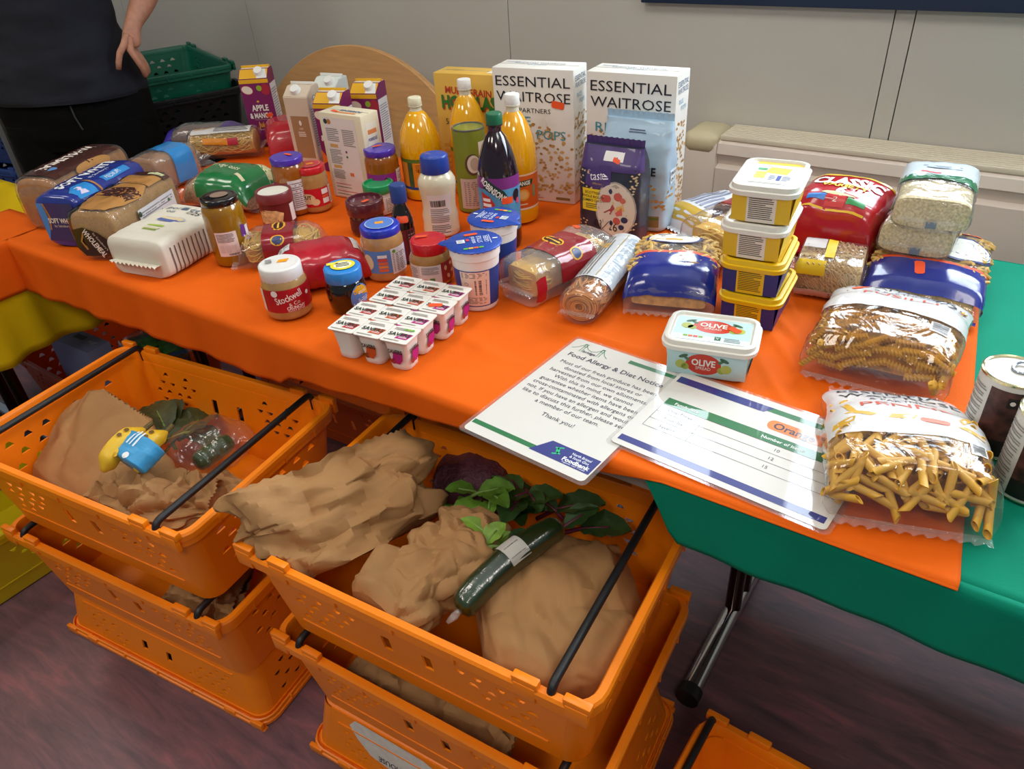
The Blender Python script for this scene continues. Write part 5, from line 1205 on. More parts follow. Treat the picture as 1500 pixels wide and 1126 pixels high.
for k in range(34):      # looped ends of the noodles
    a = rg.uniform(0, 6.28); r0 = rg.uniform(.006, .026); pts = []
    for i in range(15):
        b = a + 3.6 * i / 14; pts.append((-.262 / 2 * .93 - .004 * math.sin(i / 14 * math.pi), r0 * 1.15 * math.cos(b), .031 + r0 * math.sin(b)))
    parts_.append(tubevf(pts, .0011, 5))
v_, f_ = merge(parts_); mobj('noodle_ends', v_, f_, om, t, smooth=True, props={'kind': 'stuff'})
q = Pr(lo.surf(), res=.007); q.rect(-.070, -.046, .122, .034, M('d5dade', .22, .25, bump=.7, bscale=45, name='silver_label'), 1); q.lines(-.066, .006, .118, .030, 4, '6a6458', 3, seed=3); q.rect(-.066, -.008, .118, -.006, 'a8905a', 3); q.bars(-.06, -.034, .112, -.014, '9aa6b4', 3, n=26); q.rect(.05, .012, .075, .028, M('d9a53c', .4), 3); q.build('print', t)
# ---- blue pasta bags
bl2 = glossy('1f2c86', .3, 24, .2); shellm = M('cda65a', .6, var=.3, vscale=90, bump=.6, bscale=110)
def pasta_lumps(t, lo, n, seed, a, tr, mat, name='pasta_pieces', L=.022, r=.0032):
    rg = random.Random(seed); parts = []
    for _ in range(n):
        s = rg.uniform(*a); th = R_(rg.uniform(*tr)); p = lo.raw(s, th, -.004 - rg.uniform(0, .004)); an = rg.uniform(0, 3.14); d = Vector((math.cos(an), math.sin(an) * .9, rg.uniform(-.2, .2))).normalized() * L / 2; k = Vector((0, 0, .003))
        parts.append(tubevf([p - d, p - d * .4 + k, p + d * .4 + k, p + d], r, 6))
    v, f = merge(parts); return mobj(name, v, f, mat, t, smooth=40, props={'kind': 'stuff'})
t, lo = pack('pasta_bag', 'pasta bag with a navy blue end and orange stripe beside the tub stack', -.468, 1.165, 107, .225, .150, .078, PIL, FILM, None, wr=.003, wf=20, seed=12.4, finm=FILMH)
inner(t, lo, 'pasta_core', shellm, -.012, -.9, .9); pasta_lumps(t, lo, 150, 5, (-.5, .85), (15, 165), M('d6b060', .55, var=.1, vscale=70))
q = Pr(lo.surf(), res=.008); q.rect(-.106, -.110, -.018, .110, bl2, 1); q.rect(-.018, -.110, -.010, .110, M('e0542c', .35, coat=.5), 1); q.ell(.052, .010, .032, .050, M('28346e', .35), 1); q.ell(.052, .010, .028, .045, 'e2ded2', 2); q.lines(.052, -.022, .066, .040, 3, '3a3a4c', 4, vert=True); q.rect(.036, -.006, .042, .024, M('d9a028', .4), 4); q.build('print', t)
t, lo = pack('noodle_pack', 'clear noodle nest pack with a red base resting against the tub stack', -.424, 1.345, 72, .20, .112, .098, BLOCK, FILM, None, wr=.003, wf=24, seed=13.2, n=4., finm=FILMH)
inner(t, lo, 'noodle_core', core, -.020, -.84, .84)
for k, s in enumerate((-.058, .012, .066)): nest(t, (s, 0, .048), .032, .046, .038, eggn, 40 + k, n=44)
q = Pr(lo.surf(), res=.008); q.rect(.0, -.10, .085, .10, glossy('9c1a2a', .15), 1); q.ell(.035, .0, .014, .022, M('e2b03c', .4), 2); q.ell(.035, .0, .010, .017, M('3a5a9c', .4), 3); q.build('print', t)
q = Pr(lambda u, v, o: Vector((-.1015 - o, -u, v)), res=.02); q.rect(-.050, .004, .050, .036, glossy('a81c2a', .15), 1); q.rect(-.030, .004, -.012, .036, 'd8b0ac', 2); q.build('end_print', t)
pack('snack_packet', 'white and red snack packet flat behind the noodle nests', -.515, 1.495, 62, .20, .13, .045, PIL, glossy('dcdde2', .4, 26, .25), lambda q, lo: (q.rect(.06, -.08, .095, .08, glossy('b3182a', .2), 1), q.rect(-.095, -.08, -.06, .08, glossy('c8a020', .2), 1), q.lines(-.05, -.05, .05, .05, 7, '8a90a8', 2)), wr=.004, wf=20, seed=14.8, sag=.9)

# ---- right-hand group
redc = glossy('b31524', .4, 22, .25)
def classic(q, lo):
    q.text('CLASSIC', .016, .0, .036, 'f2ece6', rot=BACK, width=.125, bold=.05, lift=5); q.text('VARIETY', -.002, .0, .016, 'e8c03c', rot=BACK, width=.085, bold=.04, lift=5); q.text('6', -.020, .0, .030, 'f6f2ee', rot=BACK, bold=.06, lift=5); q.rect(.040, -.09, .045, .09, M('e8b828', .35, coat=.5), 2)
    q.rect(-.052, .018, -.040, .050, M('3a7ac8', .35), 2); q.rect(-.058, -.018, -.038, .016, M('c82a2c', .35), 2); q.rect(-.052, -.052, -.040, -.020, M('2f8a4c', .35), 2); q.ell(-.034, .0, .006, .030, 'cfd0a0', 1.5); q.text('2', -.048, .0, .010, 'f2ece6', rot=BACK, lift=5); q.rect(-.064, -.055, -.061, .055, M('e8b828', .35), 2)
pack('crisps_multipack', 'red shiny multipack bag of six snacks printed CLASSIC', -.258, 1.462, 83, .165, .158, .128, PIL, redc, classic, wr=.006, wf=14, seed=15.3, n=3.4, sag=.5, tilt=-8, z=TZ + .004)
t, lo = pack('noodle_pack', 'clear pack of curly dried noodles with yellow tape in front of the red multipack', -.232, 1.295, 8, .112, .118, .070, BLOCK, FILM, None, wr=.002, wf=30, seed=16.5, n=4.6, finm=FILMH)
inner(t, lo, 'noodle_core', M('b8955c', .7, var=.3, vscale=100, bump=.6, bscale=120), -.007, -.93, .93)
cur = M('d0b07c', .6, var=.15, vscale=80)
def curly(t, w, d, h, seed, n=70):
    rg = random.Random(seed); parts = []
    for k in range(n):
        fz = rg.random(); x = rg.uniform(-w, w) * .7
        if rg.random() < .55: base = lambda u, x=x, fz=fz: (x + u, -d, .006 + fz * (h - .012))
        else: base = lambda u, x=x, fz=fz: (x + u, -d + fz * 2 * d, h)
        ph = rg.uniform(0, 6); parts.append(tubevf([(base(.03 * (i / 16 - .5))[0], base(0)[1] + .0015 * math.cos(i * 1.3 + ph), base(0)[2] + .003 * math.sin(i * 1.3 + ph)) for i in range(17)], .0012, 5))
    v, f = merge(parts); mobj('noodle_curls', v, f, cur, t, smooth=True, props={'kind': 'stuff'})
curly(t, .052, .0535, .064, 3, 150)
q = Pr(lo.surf(), res=.007); q.rect(-.012, -.035, .004, .08, M('e2bc10', .4), 2); q.rect(-.056, -.072, -.006, -.045, M('e2bc10', .4), 2); q.rect(-.050, .0, -.014, .06, film(haze=.7), 1); q.rect(-.05, -.118, .05, -.100, 'd8b8a8', 2); q.lines(.006, -.116, .034, -.102, 3, '6a5a50', 3); q.build('print', t)
t, lo = pack('pasta_bag', 'large pasta bag with navy ends under the two rice bags', -.088, 1.392, 93, .285, .178, .062, PIL, FILM, None, wr=.003, wf=20, seed=17.9, finm=bl2)
inner(t, lo, 'pasta_core', shellm, -.010, -.92, .92); pasta_lumps(t, lo, 160, 15, (-.5, .85), (10, 170), M('cfa552', .55, var=.1, vscale=70))
q = Pr(lo.surf(), res=.008); q.rect(-.130, -.115, -.055, .115, bl2, 1); q.rect(-.055, -.115, -.046, .115, M('e0542c', .35, coat=.5), 1); q.rect(.112, -.115, .138, .115, bl2, 1); q.rect(.104, -.115, .112, .115, M('e0542c', .35, coat=.5), 1); q.ell(.02, -.04, .05, .055, M('28346e', .35), 1); q.ell(.02, -.04, .044, .049, 'd8d6cc', 2); sticker(q, -.082, .012, .034, .016, BACK + 100); q.build('print', t)
ricem = M('cdbb92', .7, var=.3, vscale=240, bump=.6, bscale=260)
def rice(label, x, y, z, yaw, seed, tilt):
    t, lo = pack('rice_bag', label, x, y, yaw, .172, .116, .056, BLOCK, film(haze=.05, gloss=1.5, bump=.6), None, 'bag', z=z, wr=.0028, wf=26, seed=seed, n=4., fins=(1, 1), finm=FILMH, tilt=tilt, sag=.8)
    inner(t, lo, 'rice', ricem, -.002, -.93, .93)
    q = Pr(lo.surf(), res=.008); q.rect(.006, -.095, .085, .095, glossy('c8d2d8', .4, 30, .2), 1); q.poly([(-.018, -.060), (.012, -.062), (.018, .0), (.012, .060), (-.014, .060), (.0, .0)], glossy('1f6a40', .2), 2); q.lines(.040, -.03, .060, .03, 2, '6a7a88', 4, vert=True); q.rect(.022, .0, .028, .03, M('c83a3a', .4), 3); q.lines(-.02, -.10, .07, -.070, 5, '8a9098', 3); q.build('print', t)
    q = Pr(lambda u, v, o: Vector((-.0895 - o, -u, v)), res=.02); q.rect(-.004, .008, .012, .020, M('6a7888', .4), 1); q.build('end_print', t)
rice('clear rice bag on the large pasta bag, lower of the two', -.118, 1.425, TZ + .064, 91, 18.3, 0)
rice('clear rice bag with green and white print on top of the other', -.110, 1.420, TZ + .119, 95, 19.6, -3)

# ---- pasta bags at the front right
def penne_mesh():
    V, F = [], []; n = 12; L, r, ri = .040, .0047, .0036; cut = .0048
    for rr, sgn in ((r, 1), (ri, 1)):
        for e in (-1, 1):
            for k in range(n):
                a = 2 * math.pi * k / n; V.append((e * L / 2 + cut * math.cos(a), rr * math.cos(a), rr * math.sin(a)))
    for k in range(n):
        k2 = (k + 1) % n
        F += [(k, n + k, n + k2, k2)[::-1], (2 * n + k, 3 * n + k, 3 * n + k2, 2 * n + k2), (k, k2, 2 * n + k2, 2 * n + k)[::-1], (n + k, n + k2, 3 * n + k2, 3 * n + k)]
    return V, F
def fusilli_mesh():
    V, F = [], []; n, L = 26, .038
    for i in range(n + 1):
        a0 = i / n * 2 * math.pi * 2.6; x = -L / 2 + L * i / n
        for k in range(9):
            a = a0 + 2 * math.pi * k / 9; r = .0058 if k % 3 == 0 else (.0022 if k % 3 == 1 else .0022)
            V.append((x, r * math.cos(a), r * math.sin(a)))
    for i in range(n):
        for k in range(9): F.append((i * 9 + k, i * 9 + (k + 1) % 9, (i + 1) * 9 + (k + 1) % 9, (i + 1) * 9 + k))
    F += [tuple(range(9))[::-1], tuple(n * 9 + k for k in range(9))]
    return V, F
def fill(t, lo, name, meshvf, mat, n, seed, a, tr, off, gap, align=None):
    rg = random.Random(seed); first = None; keep = lo.wr; lo.wr = 0; placed = []; tries = 0
    while len(placed) < n and tries < n * 60:
        tries += 1
        s = rg.uniform(*a); th = R_(rg.uniform(*tr)); o = off + rg.choice((0, 0, -.009))
        p = lo.raw(s, th, o); q1 = lo.raw(s + .02, th, o); q2 = lo.raw(s, th + .05, o)
        if any((p - z).length < gap for z in placed): continue
        placed.append(p)
        e1 = (q1 - p).normalized(); e2 = (q2 - p); e2 = (e2 - e1 * e2.dot(e1)).normalized(); an = R_(align + rg.gauss(0, 24)) if align is not None else rg.uniform(0, math.pi * 2)
        d = e1 * math.cos(an) + e2 * math.sin(an); nn = e1.cross(e2); side = nn.cross(d)
        if first is None: ob = mobj(name, *meshvf, mat, t, smooth=50); first = ob.data
        else: ob = bpy.data.objects.new(name, first); COL.objects.link(ob); ob.parent = t
        ob.matrix_local = Matrix.Translation(p) @ Matrix((d, side, nn)).transposed().to_4x4() @ Matrix.Rotation(rg.uniform(0, 6.28), 4, 'X')
    lo.wr = keep
pm = M('d9a63a', .5, var=.08, vscale=60, sss=.05, name='durum_pasta'); fm = M('d4a034', .5, var=.08, vscale=60, name='durum_pasta_twist'); pcore = M('b98628', .7, var=.4, vscale=70)
CLEAR = film(haze=.03, gloss=1.5, bump=.75, bscale=24., rough=.04)
def wtop(q, s0, s1, half, name, col, date=None):
    q.rect(s0, -half, s1, half, film(haze=.80, gloss=1.1, bump=.8, bscale=22., rough=.06), 1)
    q.text('ESSENTIAL', s1 - .030, .0, .023, '22222a', rot=BACK, width=.14, lift=4); q.text('WAITROSE', s1 - .057, .0, .023, '22222a', rot=BACK, width=.14, lift=4); q.text('& PARTNERS', s1 - .077, .0, .011, '4a4a58', rot=BACK, width=.075, lift=4); q.text(name, s1 - .096, .0, .019, col, rot=BACK, width=.10, lift=4)
t, lo = pack('pasta_bag', 'clear fusilli pasta bag with white printed top', -.098, 1.118, 91, .255, .192, .086, [(-1, .94, .05), (-.93, .99, .45), (-.78, 1, .85), (-.4, 1, 1.), (.1, 1, .95), (.5, 1, .75), (.8, .97, .45), (.95, .94, .2), (1, .93, .06)], CLEAR, None, wr=.0055, wf=12, seed=20.4, n=3., finm=FILMH, ns=56, nt=56)
inner(t, lo, 'pasta_core', pcore, -.020, -.74, .75); fill(t, lo, 'fusilli', fusilli_mesh(), fm, 170, 9, (-.93, .50), (-5, 185), -.008, .0118, align=75)
q = Pr(lo.surf(), res=.009); wtop(q, -.028, .122, .105, 'FUSILLI', 'c2452c'); q.text('4/27', .045, -.064, .030, '25252a', rot=BACK - 15, lift=6); q.rect(-.062, -.075, -.038, -.050, film(haze=.75), 2); q.bars(-.060, -.073, -.040, -.052, lift=4); sticker(q, .055, .058, .026, .011, BACK + 45); q.build('print', t)
t, lo = pack('pasta_bag', 'clear penne pasta bag with white printed top at the table edge', -.033, .852, 107, .250, .172, .082, [(-1, .96, .05), (-.93, 1, .5), (-.78, 1.02, .9), (-.4, 1.02, 1.), (.05, 1, .92), (.4, .97, .66), (.7, .92, .38), (.9, .86, .2), (1, .82, .07)], CLEAR, None, wr=.005, wf=12, seed=21.6, n=3., finm=FILMH, ns=56, nt=56)
inner(t, lo, 'pasta_core', pcore, -.022, -.70, .45); fill(t, lo, 'penne', penne_mesh(), pm, 150, 11, (-.92, .30), (-8, 188), -.007, .0125)
q = Pr(lo.surf(), res=.009); wtop(q, -.050, .112, .095, 'PENNE', 'c2452c')
for k, (a, b, r) in enumerate(((.006, .064, 20), (-.012, .050, 75), (-.028, .070, 110), (.004, -.064, 140), (-.026, -.066, 60), (-.012, .006, 95))):
    c, s_ = math.cos(R_(r)), math.sin(R_(r)); q.poly([(a + x * c - y * s_, b + x * s_ + y * c) for x, y in ((-.016, -.004), (.012, -.004), (.018, .004), (-.010, .004))], M('cfa02c', .45), 3, rings=1)
sticker(q, -.016, -.026, .030, .009, BACK - 8); q.rect(-.066, -.072, -.048, -.055, film(haze=.75), 2); q.bars(-.064, -.070, -.050, -.057, lift=4); q.build('print', t)
# ================================================================== crate contents
kraftm = M('a67b4c', .8, var=.10, vscale=7, bump=.12, bscale=90, name='kraft_paper')
def between(name, label, A, B, W, H, cat, roll=0.):
    A, B = Vector(A), Vector(B); d = (B - A); L = d.length; x = d.normalized(); y = Vector((0, 0, 1)).cross(x).normalized(); z = x.cross(y)
    m = Matrix((x, y, z)).transposed() @ Matrix.Rotation(R_(roll), 3, 'X')
    t = thing(name, label, cat, (A + B) / 2 - m @ Vector((0, 0, H / 2)), rot=m.to_euler()); return t, L
def crump(amp, f, seed, oct=3, fine=.25):
    def fn(p): 
        q = Vector(p) * f + Vector((seed, seed * 2.1, seed * .7))
        return amp * (ridged(q, oct) - .25) + amp * fine * ridged(q * 3.7, 2)
    return fn
def kraft(label, A, B, W, H, amp=.012, f=11., seed=1., secs=None, n=2.6, roll=0., ns=84, nt=96, flare=0., zlim=None, fine=.3, lip=True, box=None):
    t, L = between('kraft_paper_bag', label, A, B, W, H, 'paper bag', roll)
    secs = secs or [(-1, .70, .55), (-.97, .9, .8), (-.85, 1, 1), (-.2, 1, 1), (.4, 1, .85), (.75, 1., .55), (1, 1.02, .30)]
    lo = Loft(L, W, H, secs, n=n, wr=0, sag=0., ns=ns, nt=nt, zmin=-9)
    fa = facets(seed, f, fine); cf = lambda p: amp * fa(p); V = []
    for i in range(ns + 1):
        a = -1 + 2 * i / ns
        for j in range(nt):
            th = 2 * math.pi * j / nt; p = lo.raw(a, th); c = Vector((0, math.cos(th), math.sin(th)))
            w = min(1, (1 - abs(a)) * 6 + .35); k = cf(p) * w
            p = p + c * k + Vector((cf(p + Vector((3, 1, 2))) * .5, 0, 0)) * w
            if flare and a > .55: p += c * flare * ((a - .55) / .45) ** 2
            if lip and i == ns: p.x += .0018 * (1 if j % 2 else -1)
            V.append(p)
    F = [(i * nt + (j + 1) % nt, (i + 1) * nt + (j + 1) % nt, (i + 1) * nt + j, i * nt + j) for i in range(ns) for j in range(nt)]
    F.append(tuple(range(nt))[::-1])
    if box:
        mw = Matrix.Translation(t.location) @ t.rotation_euler.to_matrix().to_4x4(); mi_ = mw.inverted(); V = [mi_ @ box(mw @ p) for p in V]
    mobj('paper', V, F, kraftm, t, smooth=30)
    return t, lo
def inside(cx, cy, yaw, zb, top=None, arm=True, zarm=None):
    "keeps a soft thing within the walls of a crate and under its arms"
    c, s = math.cos(R_(yaw)), math.sin(R_(yaw))
    def fn(w):
        dx_, dy_ = w.x - cx, w.y - cy; x, y, z = dx_ * c + dy_ * s, -dx_ * s + dy_ * c, w.z
        z = max(z, zb + .0115)
        if top and z > top: z = top + (z - top) * .04
        if arm and .20 < abs(x) < .275 and z > zb + CH: z = zb + CH + min(0, (z - zb - CH)) * .2
        k = max(0, min(1, (z - zb) / CH)); a, b = .264 + .0245 * k - .007, .164 + .0245 * k - .007
        if z < zb + CH + .004: x = max(-a, min(a, x)); y = max(-b, min(b, y))
        return Vector((cx + x * c - y * s, cy + x * s + y * c, z))
    return fn
RB = inside(RX, RY, RYAW, ZM); RBA = inside(RX, RY, RYAW, ZM, arm=False); LB = inside(LX, LY, LYAW, ZM); RM = inside(RX, RY, RYAW, ZB, top=ZM - .004, arm=False); LM = inside(LX, LY, LYAW, ZB, top=ZM - .004, arm=False)
Zr = ZM + CH                                   # rim level of the top crates
# right-hand crate: three bags, cucumber, leaves
kraft('tall crumpled kraft bag spilling over the rim towards the banana crate', P(520, 815, .48), P(462, 678, .595), .295, .155, .046, 8.5, 1.3, n=2.6, fine=.42, flare=.012, box=RBA, secs=[(-1, .75, .6), (-.9, .95, .95), (-.4, 1.05, 1.05), (.2, 1.08, 1.), (.7, 1.02, .72), (1, 1.0, .45)])
kraft('slim kraft bag lying between the tall crumpled bag and the cucumber', P(560, 905, .505), P(722, 762, .505), .130, .115, .028, 10, 2.6, n=2.8, fine=.4, box=RB, lip=False, secs=[(-1, .85, .40), (-.85, .98, .75), (-.4, 1.05, 1), (.3, 1.05, 1), (.75, .9, .8), (1, .6, .45)])
kraft('wide smooth kraft bag lying under the black arm beside the cucumber', P(705, 915, .48), P(940, 900, .445), .26, .135, .026, 7, 4.1, n=3.2, fine=.25, box=RB, lip=False, secs=[(-1, .40, .40), (-.85, .62, .75), (-.4, 1.0, 1), (.2, 1.08, 1), (.7, 1.08, .8), (1, 1.08, .3)])
# cucumber
A, B = P(672, 893, .535), P(822, 768, .552); t, L = between('cucumber', 'dark green cucumber in shrink film lying between two kraft bags', A, B, .044, .044, 'cucumber')
prof = [(-.5, .05), (-.49, .45), (-.47, .78), (-.43, .95), (-.3, 1), (0, 1.02), (.3, 1), (.43, .93), (.47, .75), (.49, .4), (.5, .05)]
V, F = [], []; n = 24
for s, r in prof:
    for k in range(n):
        a = 2 * math.pi * k / n; q = .0215 * r * (1 + .035 * math.cos(5 * a)); V.append((s * L, q * math.cos(a) + .012 * (1 - 4 * s * s), .022 + q * math.sin(a)))
for i in range(len(prof) - 1):
    for k in range(n): F.append((i * n + k, (i + 1) * n + k, (i + 1) * n + (k + 1) % n, i * n + (k + 1) % n))
mobj('flesh', V, F, M('16300f', .3, coat=.5, var=.4, vscale=40, stretch=(.2, 1, 1), name='cucumber_skin'), t, smooth=True)
V2 = [(x * 1.01, .012 + (y - .012) * 1.03, .022 + (z - .022) * 1.03) for x, y, z in V]; mobj('shrink_film', V2, F, film(haze=.0, gloss=.5, bump=.5, bscale=60), t, smooth=True)
q = Pr(lambda u, v, o: Vector((u, .012 * (1 - 4 * (u / L) ** 2) - math.sin(v / .022) * (.0228 + o), .022 + math.cos(v / .022) * (.0228 + o))), res=.006); q.rect(-.004, -.022, .030, .026, 'b9b6ae'); q.bars(.0, -.002, .026, .016, vert=True); q.build('barcode_label', t)
tail = tubevf([(-L / 2 + .004, .0, .02), (-L / 2 - .008, .002, .014), (-L / 2 - .02, .004, .010)], .006, 8, taper=[.6, 1, .5]); mobj('film_twist', *tail, FILMH, t, smooth=True)
# leafy vegetables
def leaves(name, label, cpx, cpy, z, n, size, col, seed, up=.5, spread=.06, stem=None, cat='vegetable'):
    c = P(cpx, cpy, z); t = thing(name, label, cat, c); rg = random.Random(seed); mat = M(col, .5, var=.3, vscale=40, bump=.4, bscale=70)
    for i in range(n):
        an = rg.uniform(0, 6.28); ln = size * rg.uniform(.7, 1.2); w = ln * rg.uniform(.28, .42); V, F = [], []
        b = Vector((rg.gauss(0, spread * .4), rg.gauss(0, spread * .4), rg.uniform(-.02, .02))); el = rg.uniform(.1, up)
        d = Vector((math.cos(an) * math.cos(el), math.sin(an) * math.cos(el), math.sin(el))); s = d.cross(Vector((0, 0, 1))).normalized(); u = s.cross(d)
        for a in range(9):
            f = a / 8; ww = w * math.sin(math.pi * min(1, f * .92 + .06)) ** .7
            for k in range(-3, 4):
                g = k / 3; wv = .10 * w * math.sin(a * 2.3 + k * 1.7 + i) * abs(g); V.append(b + d * ln * f + s * ww * g + u * (abs(g) * ww * .35 - f * f * ln * .25 + wv))
        for a in range(8):
            for k in range(6): F.append((a * 7 + k, a * 7 + k + 1, (a + 1) * 7 + k + 1, (a + 1) * 7 + k))
        lf = mobj('leaf', V, F, mat, t, smooth=True)
        st_ = [b - d * ln * .5 + Vector((0, 0, -.006)), b, b + d * ln * .6 - u * .25 * .36 * ln + u * .002]
        mobj('stem', *tubevf(st_, .0032, 6, taper=[1.2, 1, .4]), M(stem or '7a9a4c', .5), lf, smooth=True)
    return t
leaves('lettuce', 'light green lettuce leaves showing above the slim kraft bag', 700, 735, .50, 9, .058, '5f8a2a', 3, .9)
leaves('lettuce', 'light green leaf tuft between the cucumber and slim kraft bag', 712, 800, .515, 5, .05, '7aa236', 5, .9, .03)
leaves('beetroot_greens', 'dark green leaves with purple stems behind the cucumber', 800, 745, .49, 11, .075, '2c4a20', 7, .7, .09, stem='6a2440')
leaves('beetroot_greens', 'dark leaves with long purple stems beside the net bag', 752, 735, .49, 7, .065, '35521f', 9, .8, .05, stem='702846')
# purple net bag of onions
c = P(690, 712, .46)
t, L = between('net_bag', 'purple net bag half hidden behind the lettuce', P(640, 700, .465), P(752, 715, .47), .11, .09, 'net bag')
lo = Loft(L, .11, .09, [(-1, .3, .3), (-.8, .8, .8), (0, 1, 1), (.6, .8, .75), (.85, .35, .35), (1, .7, .3)], n=2.1, wr=.008, wf=22, seed=2.7, sag=0., ns=50, nt=50, zmin=-9); lo.build('net', M('5a2c3c', .5, var=.35, vscale=160, bump=.8, bscale=220), t)
# left-hand crate
def sheet(name, label, corners, nu, nv, fn, mat, cat='paper'):
    V = []
    A, B, C_, D = [Vector(p) for p in corners]
    o = (A + B + C_ + D) / 4; t = thing(name, label, cat, o)
    for j in range(nv + 1):
        for i in range(nu + 1):
            u, v = i / nu, j / nv; p = (A * (1 - u) + B * u) * (1 - v) + (D * (1 - u) + C_ * u) * v
            V.append(p - o + fn(u, v, p))
    F = [(j * (nu + 1) + i, j * (nu + 1) + i + 1, (j + 1) * (nu + 1) + i + 1, (j + 1) * (nu + 1) + i) for j in range(nv) for i in range(nu)]
    ob = mobj('sheet', V, F, mat, t, smooth=35); md = ob.modifiers.new('thick', 'SOLIDIFY'); md.thickness = .0008
    return t
kraft('large smooth flat kraft bag standing behind the bananas', P(95, 735, .405), P(188, 592, .530), .30, .055, .018, 7, 5.7, n=3.2, fine=.2, box=LB, secs=[(-1, .95, .5), (-.8, 1, .9), (0, 1.05, 1), (.6, 1, .8), (.85, .85, .6), (1, .6, .3)])
kraft('tightly crumpled kraft bag in front of the bananas', P(128, 738, .50), P(318, 735, .485), .165, .125, .050, 11, 6.4, n=2.2, fine=.42, box=LB, secs=[(-1, .75, .45), (-.8, .95, .8), (0, 1.05, 1.05), (.6, 1, .9), (1, .7, .45)])
kraft('small crumpled kraft bag under the black arm of the banana crate', P(270, 760, .45), P(350, 705, .45), .11, .09, .032, 12, 7.9, n=2.2, box=LB)
bn = M('e2b62a', .45, var=.06, vscale=25, name='banana_skin')
def banana(label, A, B, sag_, seed):
    t, L = between('banana', label, A, B, .036, .036, 'banana'); V, F = [], []; n = 14; st_ = 22
    for i in range(st_ + 1):
        s = i / st_; r = .0175 * (min(1, s * 5 + .25) if s < .16 else min(1, (1 - s) * 3.2 + .22)); z = .018 + sag_ * (1 - (2 * s - 1) ** 2)
        for k in range(n):
            a = 2 * math.pi * k / n; q = r * (1 + .07 * math.cos(5 * a)); V.append(((s - .5) * L, q * math.cos(a), z + q * math.sin(a)))
    for i in range(st_):
        for k in range(n): F.append((i * n + k, (i + 1) * n + k, (i + 1) * n + (k + 1) % n, i * n + (k + 1) % n))
    F += [tuple(range(n)), tuple(st_ * n + k for k in range(n))[::-1]]
    mobj('fruit', V, F, bn, t, smooth=50); v, f = tubevf([(L / 2 - .003, 0, .018), (L / 2 + .016, 0, .016)], .0045, 8); mobj('stalk', v, f, M('5a4a1c', .6), t)
    for a, b in ((.1, .9), (.28, 1.2)): 
        q = Pr(lambda u, v, o: Vector((u, math.sin(v) * (.0186 + o), .018 + sag_ * (1 - (2 * u / L) ** 2) + math.cos(v) * (.0186 + o))), res=.2); q.ell(a * L * .8, -.2 * b, .004, .22, '6a4a20', 1); q.build('brown_spot', t)
    return t
banana('yellow banana beneath the blue band, on the kraft paper', P(150, 690, .575), P(212, 628, .595), .014, 1)
banana('yellow banana tucked beside the other under the blue band', P(200, 690, .57), P(244, 632, .592), .016, 2)
t, L = between('banana_band', 'bright blue printed paper band wrapped round the bananas', P(186, 676, .583), P(215, 646, .597), .05, .046, 'band')
lo = Loft(L * 1.1, .082, .042, [(-1, .8, .8), (-.9, 1, 1), (.9, 1, 1), (1, .8, .8)], n=2.6, wr=.003, wf=30, seed=3.3, sag=0., zmin=-9); lo.build('band', M('3a9ad0', .4), t)
q = Pr(lo.surf(), res=.006); q.ell(-.022, .012, .007, .007, 'e8c040', 1); q.ell(-.018, -.012, .006, .006, 'eef2f4', 1); q.lines(.0, -.012, .03, .012, 3, 'dff0fa', 1); q.build('band_print', t)
leaves('leeks', 'dark green leek tops in the back corner of the banana crate', 262, 628, .44, 6, .10, '3a4420', 11, .4, .05)
t, L = between('cucumber', 'dark green cucumber in a clear bag at the back of the banana crate', P(290, 678, .47), P(335, 646, .47), .04, .04, 'cucumber')
lo = Loft(L * 1.15, .040, .040, [(-1, .3, .3), (-.9, .8, .8), (-.6, 1, 1), (.6, 1, 1), (.9, .8, .8), (1, .3, .3)], n=2, wr=.001, sag=0., zmin=-9); lo.build('flesh', M('24481c', .25, coat=.8, var=.3, vscale=50), t)
lo = Loft(L * 1.9, .13, .075, [(-1, .3, .1), (-.7, .9, .8), (0, 1, 1), (.6, .9, .8), (1, .5, .2)], n=2.2, wr=.010, wf=20, seed=4.6, sag=0., zmin=-9); lo.build('bag', film(haze=.03, gloss=.9, bump=.8, bscale=30), t)
# paper in the middle and lower crates
kraft('crumpled dark kraft paper in the crate below the banana crate', P(255, 880, .255), P(352, 880, .255), .16, .10, .034, 12, 9.2, n=2.2, box=LM)
kraft('crumpled kraft paper in the crate below the cucumber crate', P(520, 985, .245), P(760, 1060, .245), .20, .09, .034, 11, 10.4, n=2.2, box=RM)
kraft('kraft paper bag inside the crate under the green cloth', Vector((-.06, .52, .085)), Vector((.22, .54, .085)), .22, .10, .025, 17, 11.6, n=2.2)
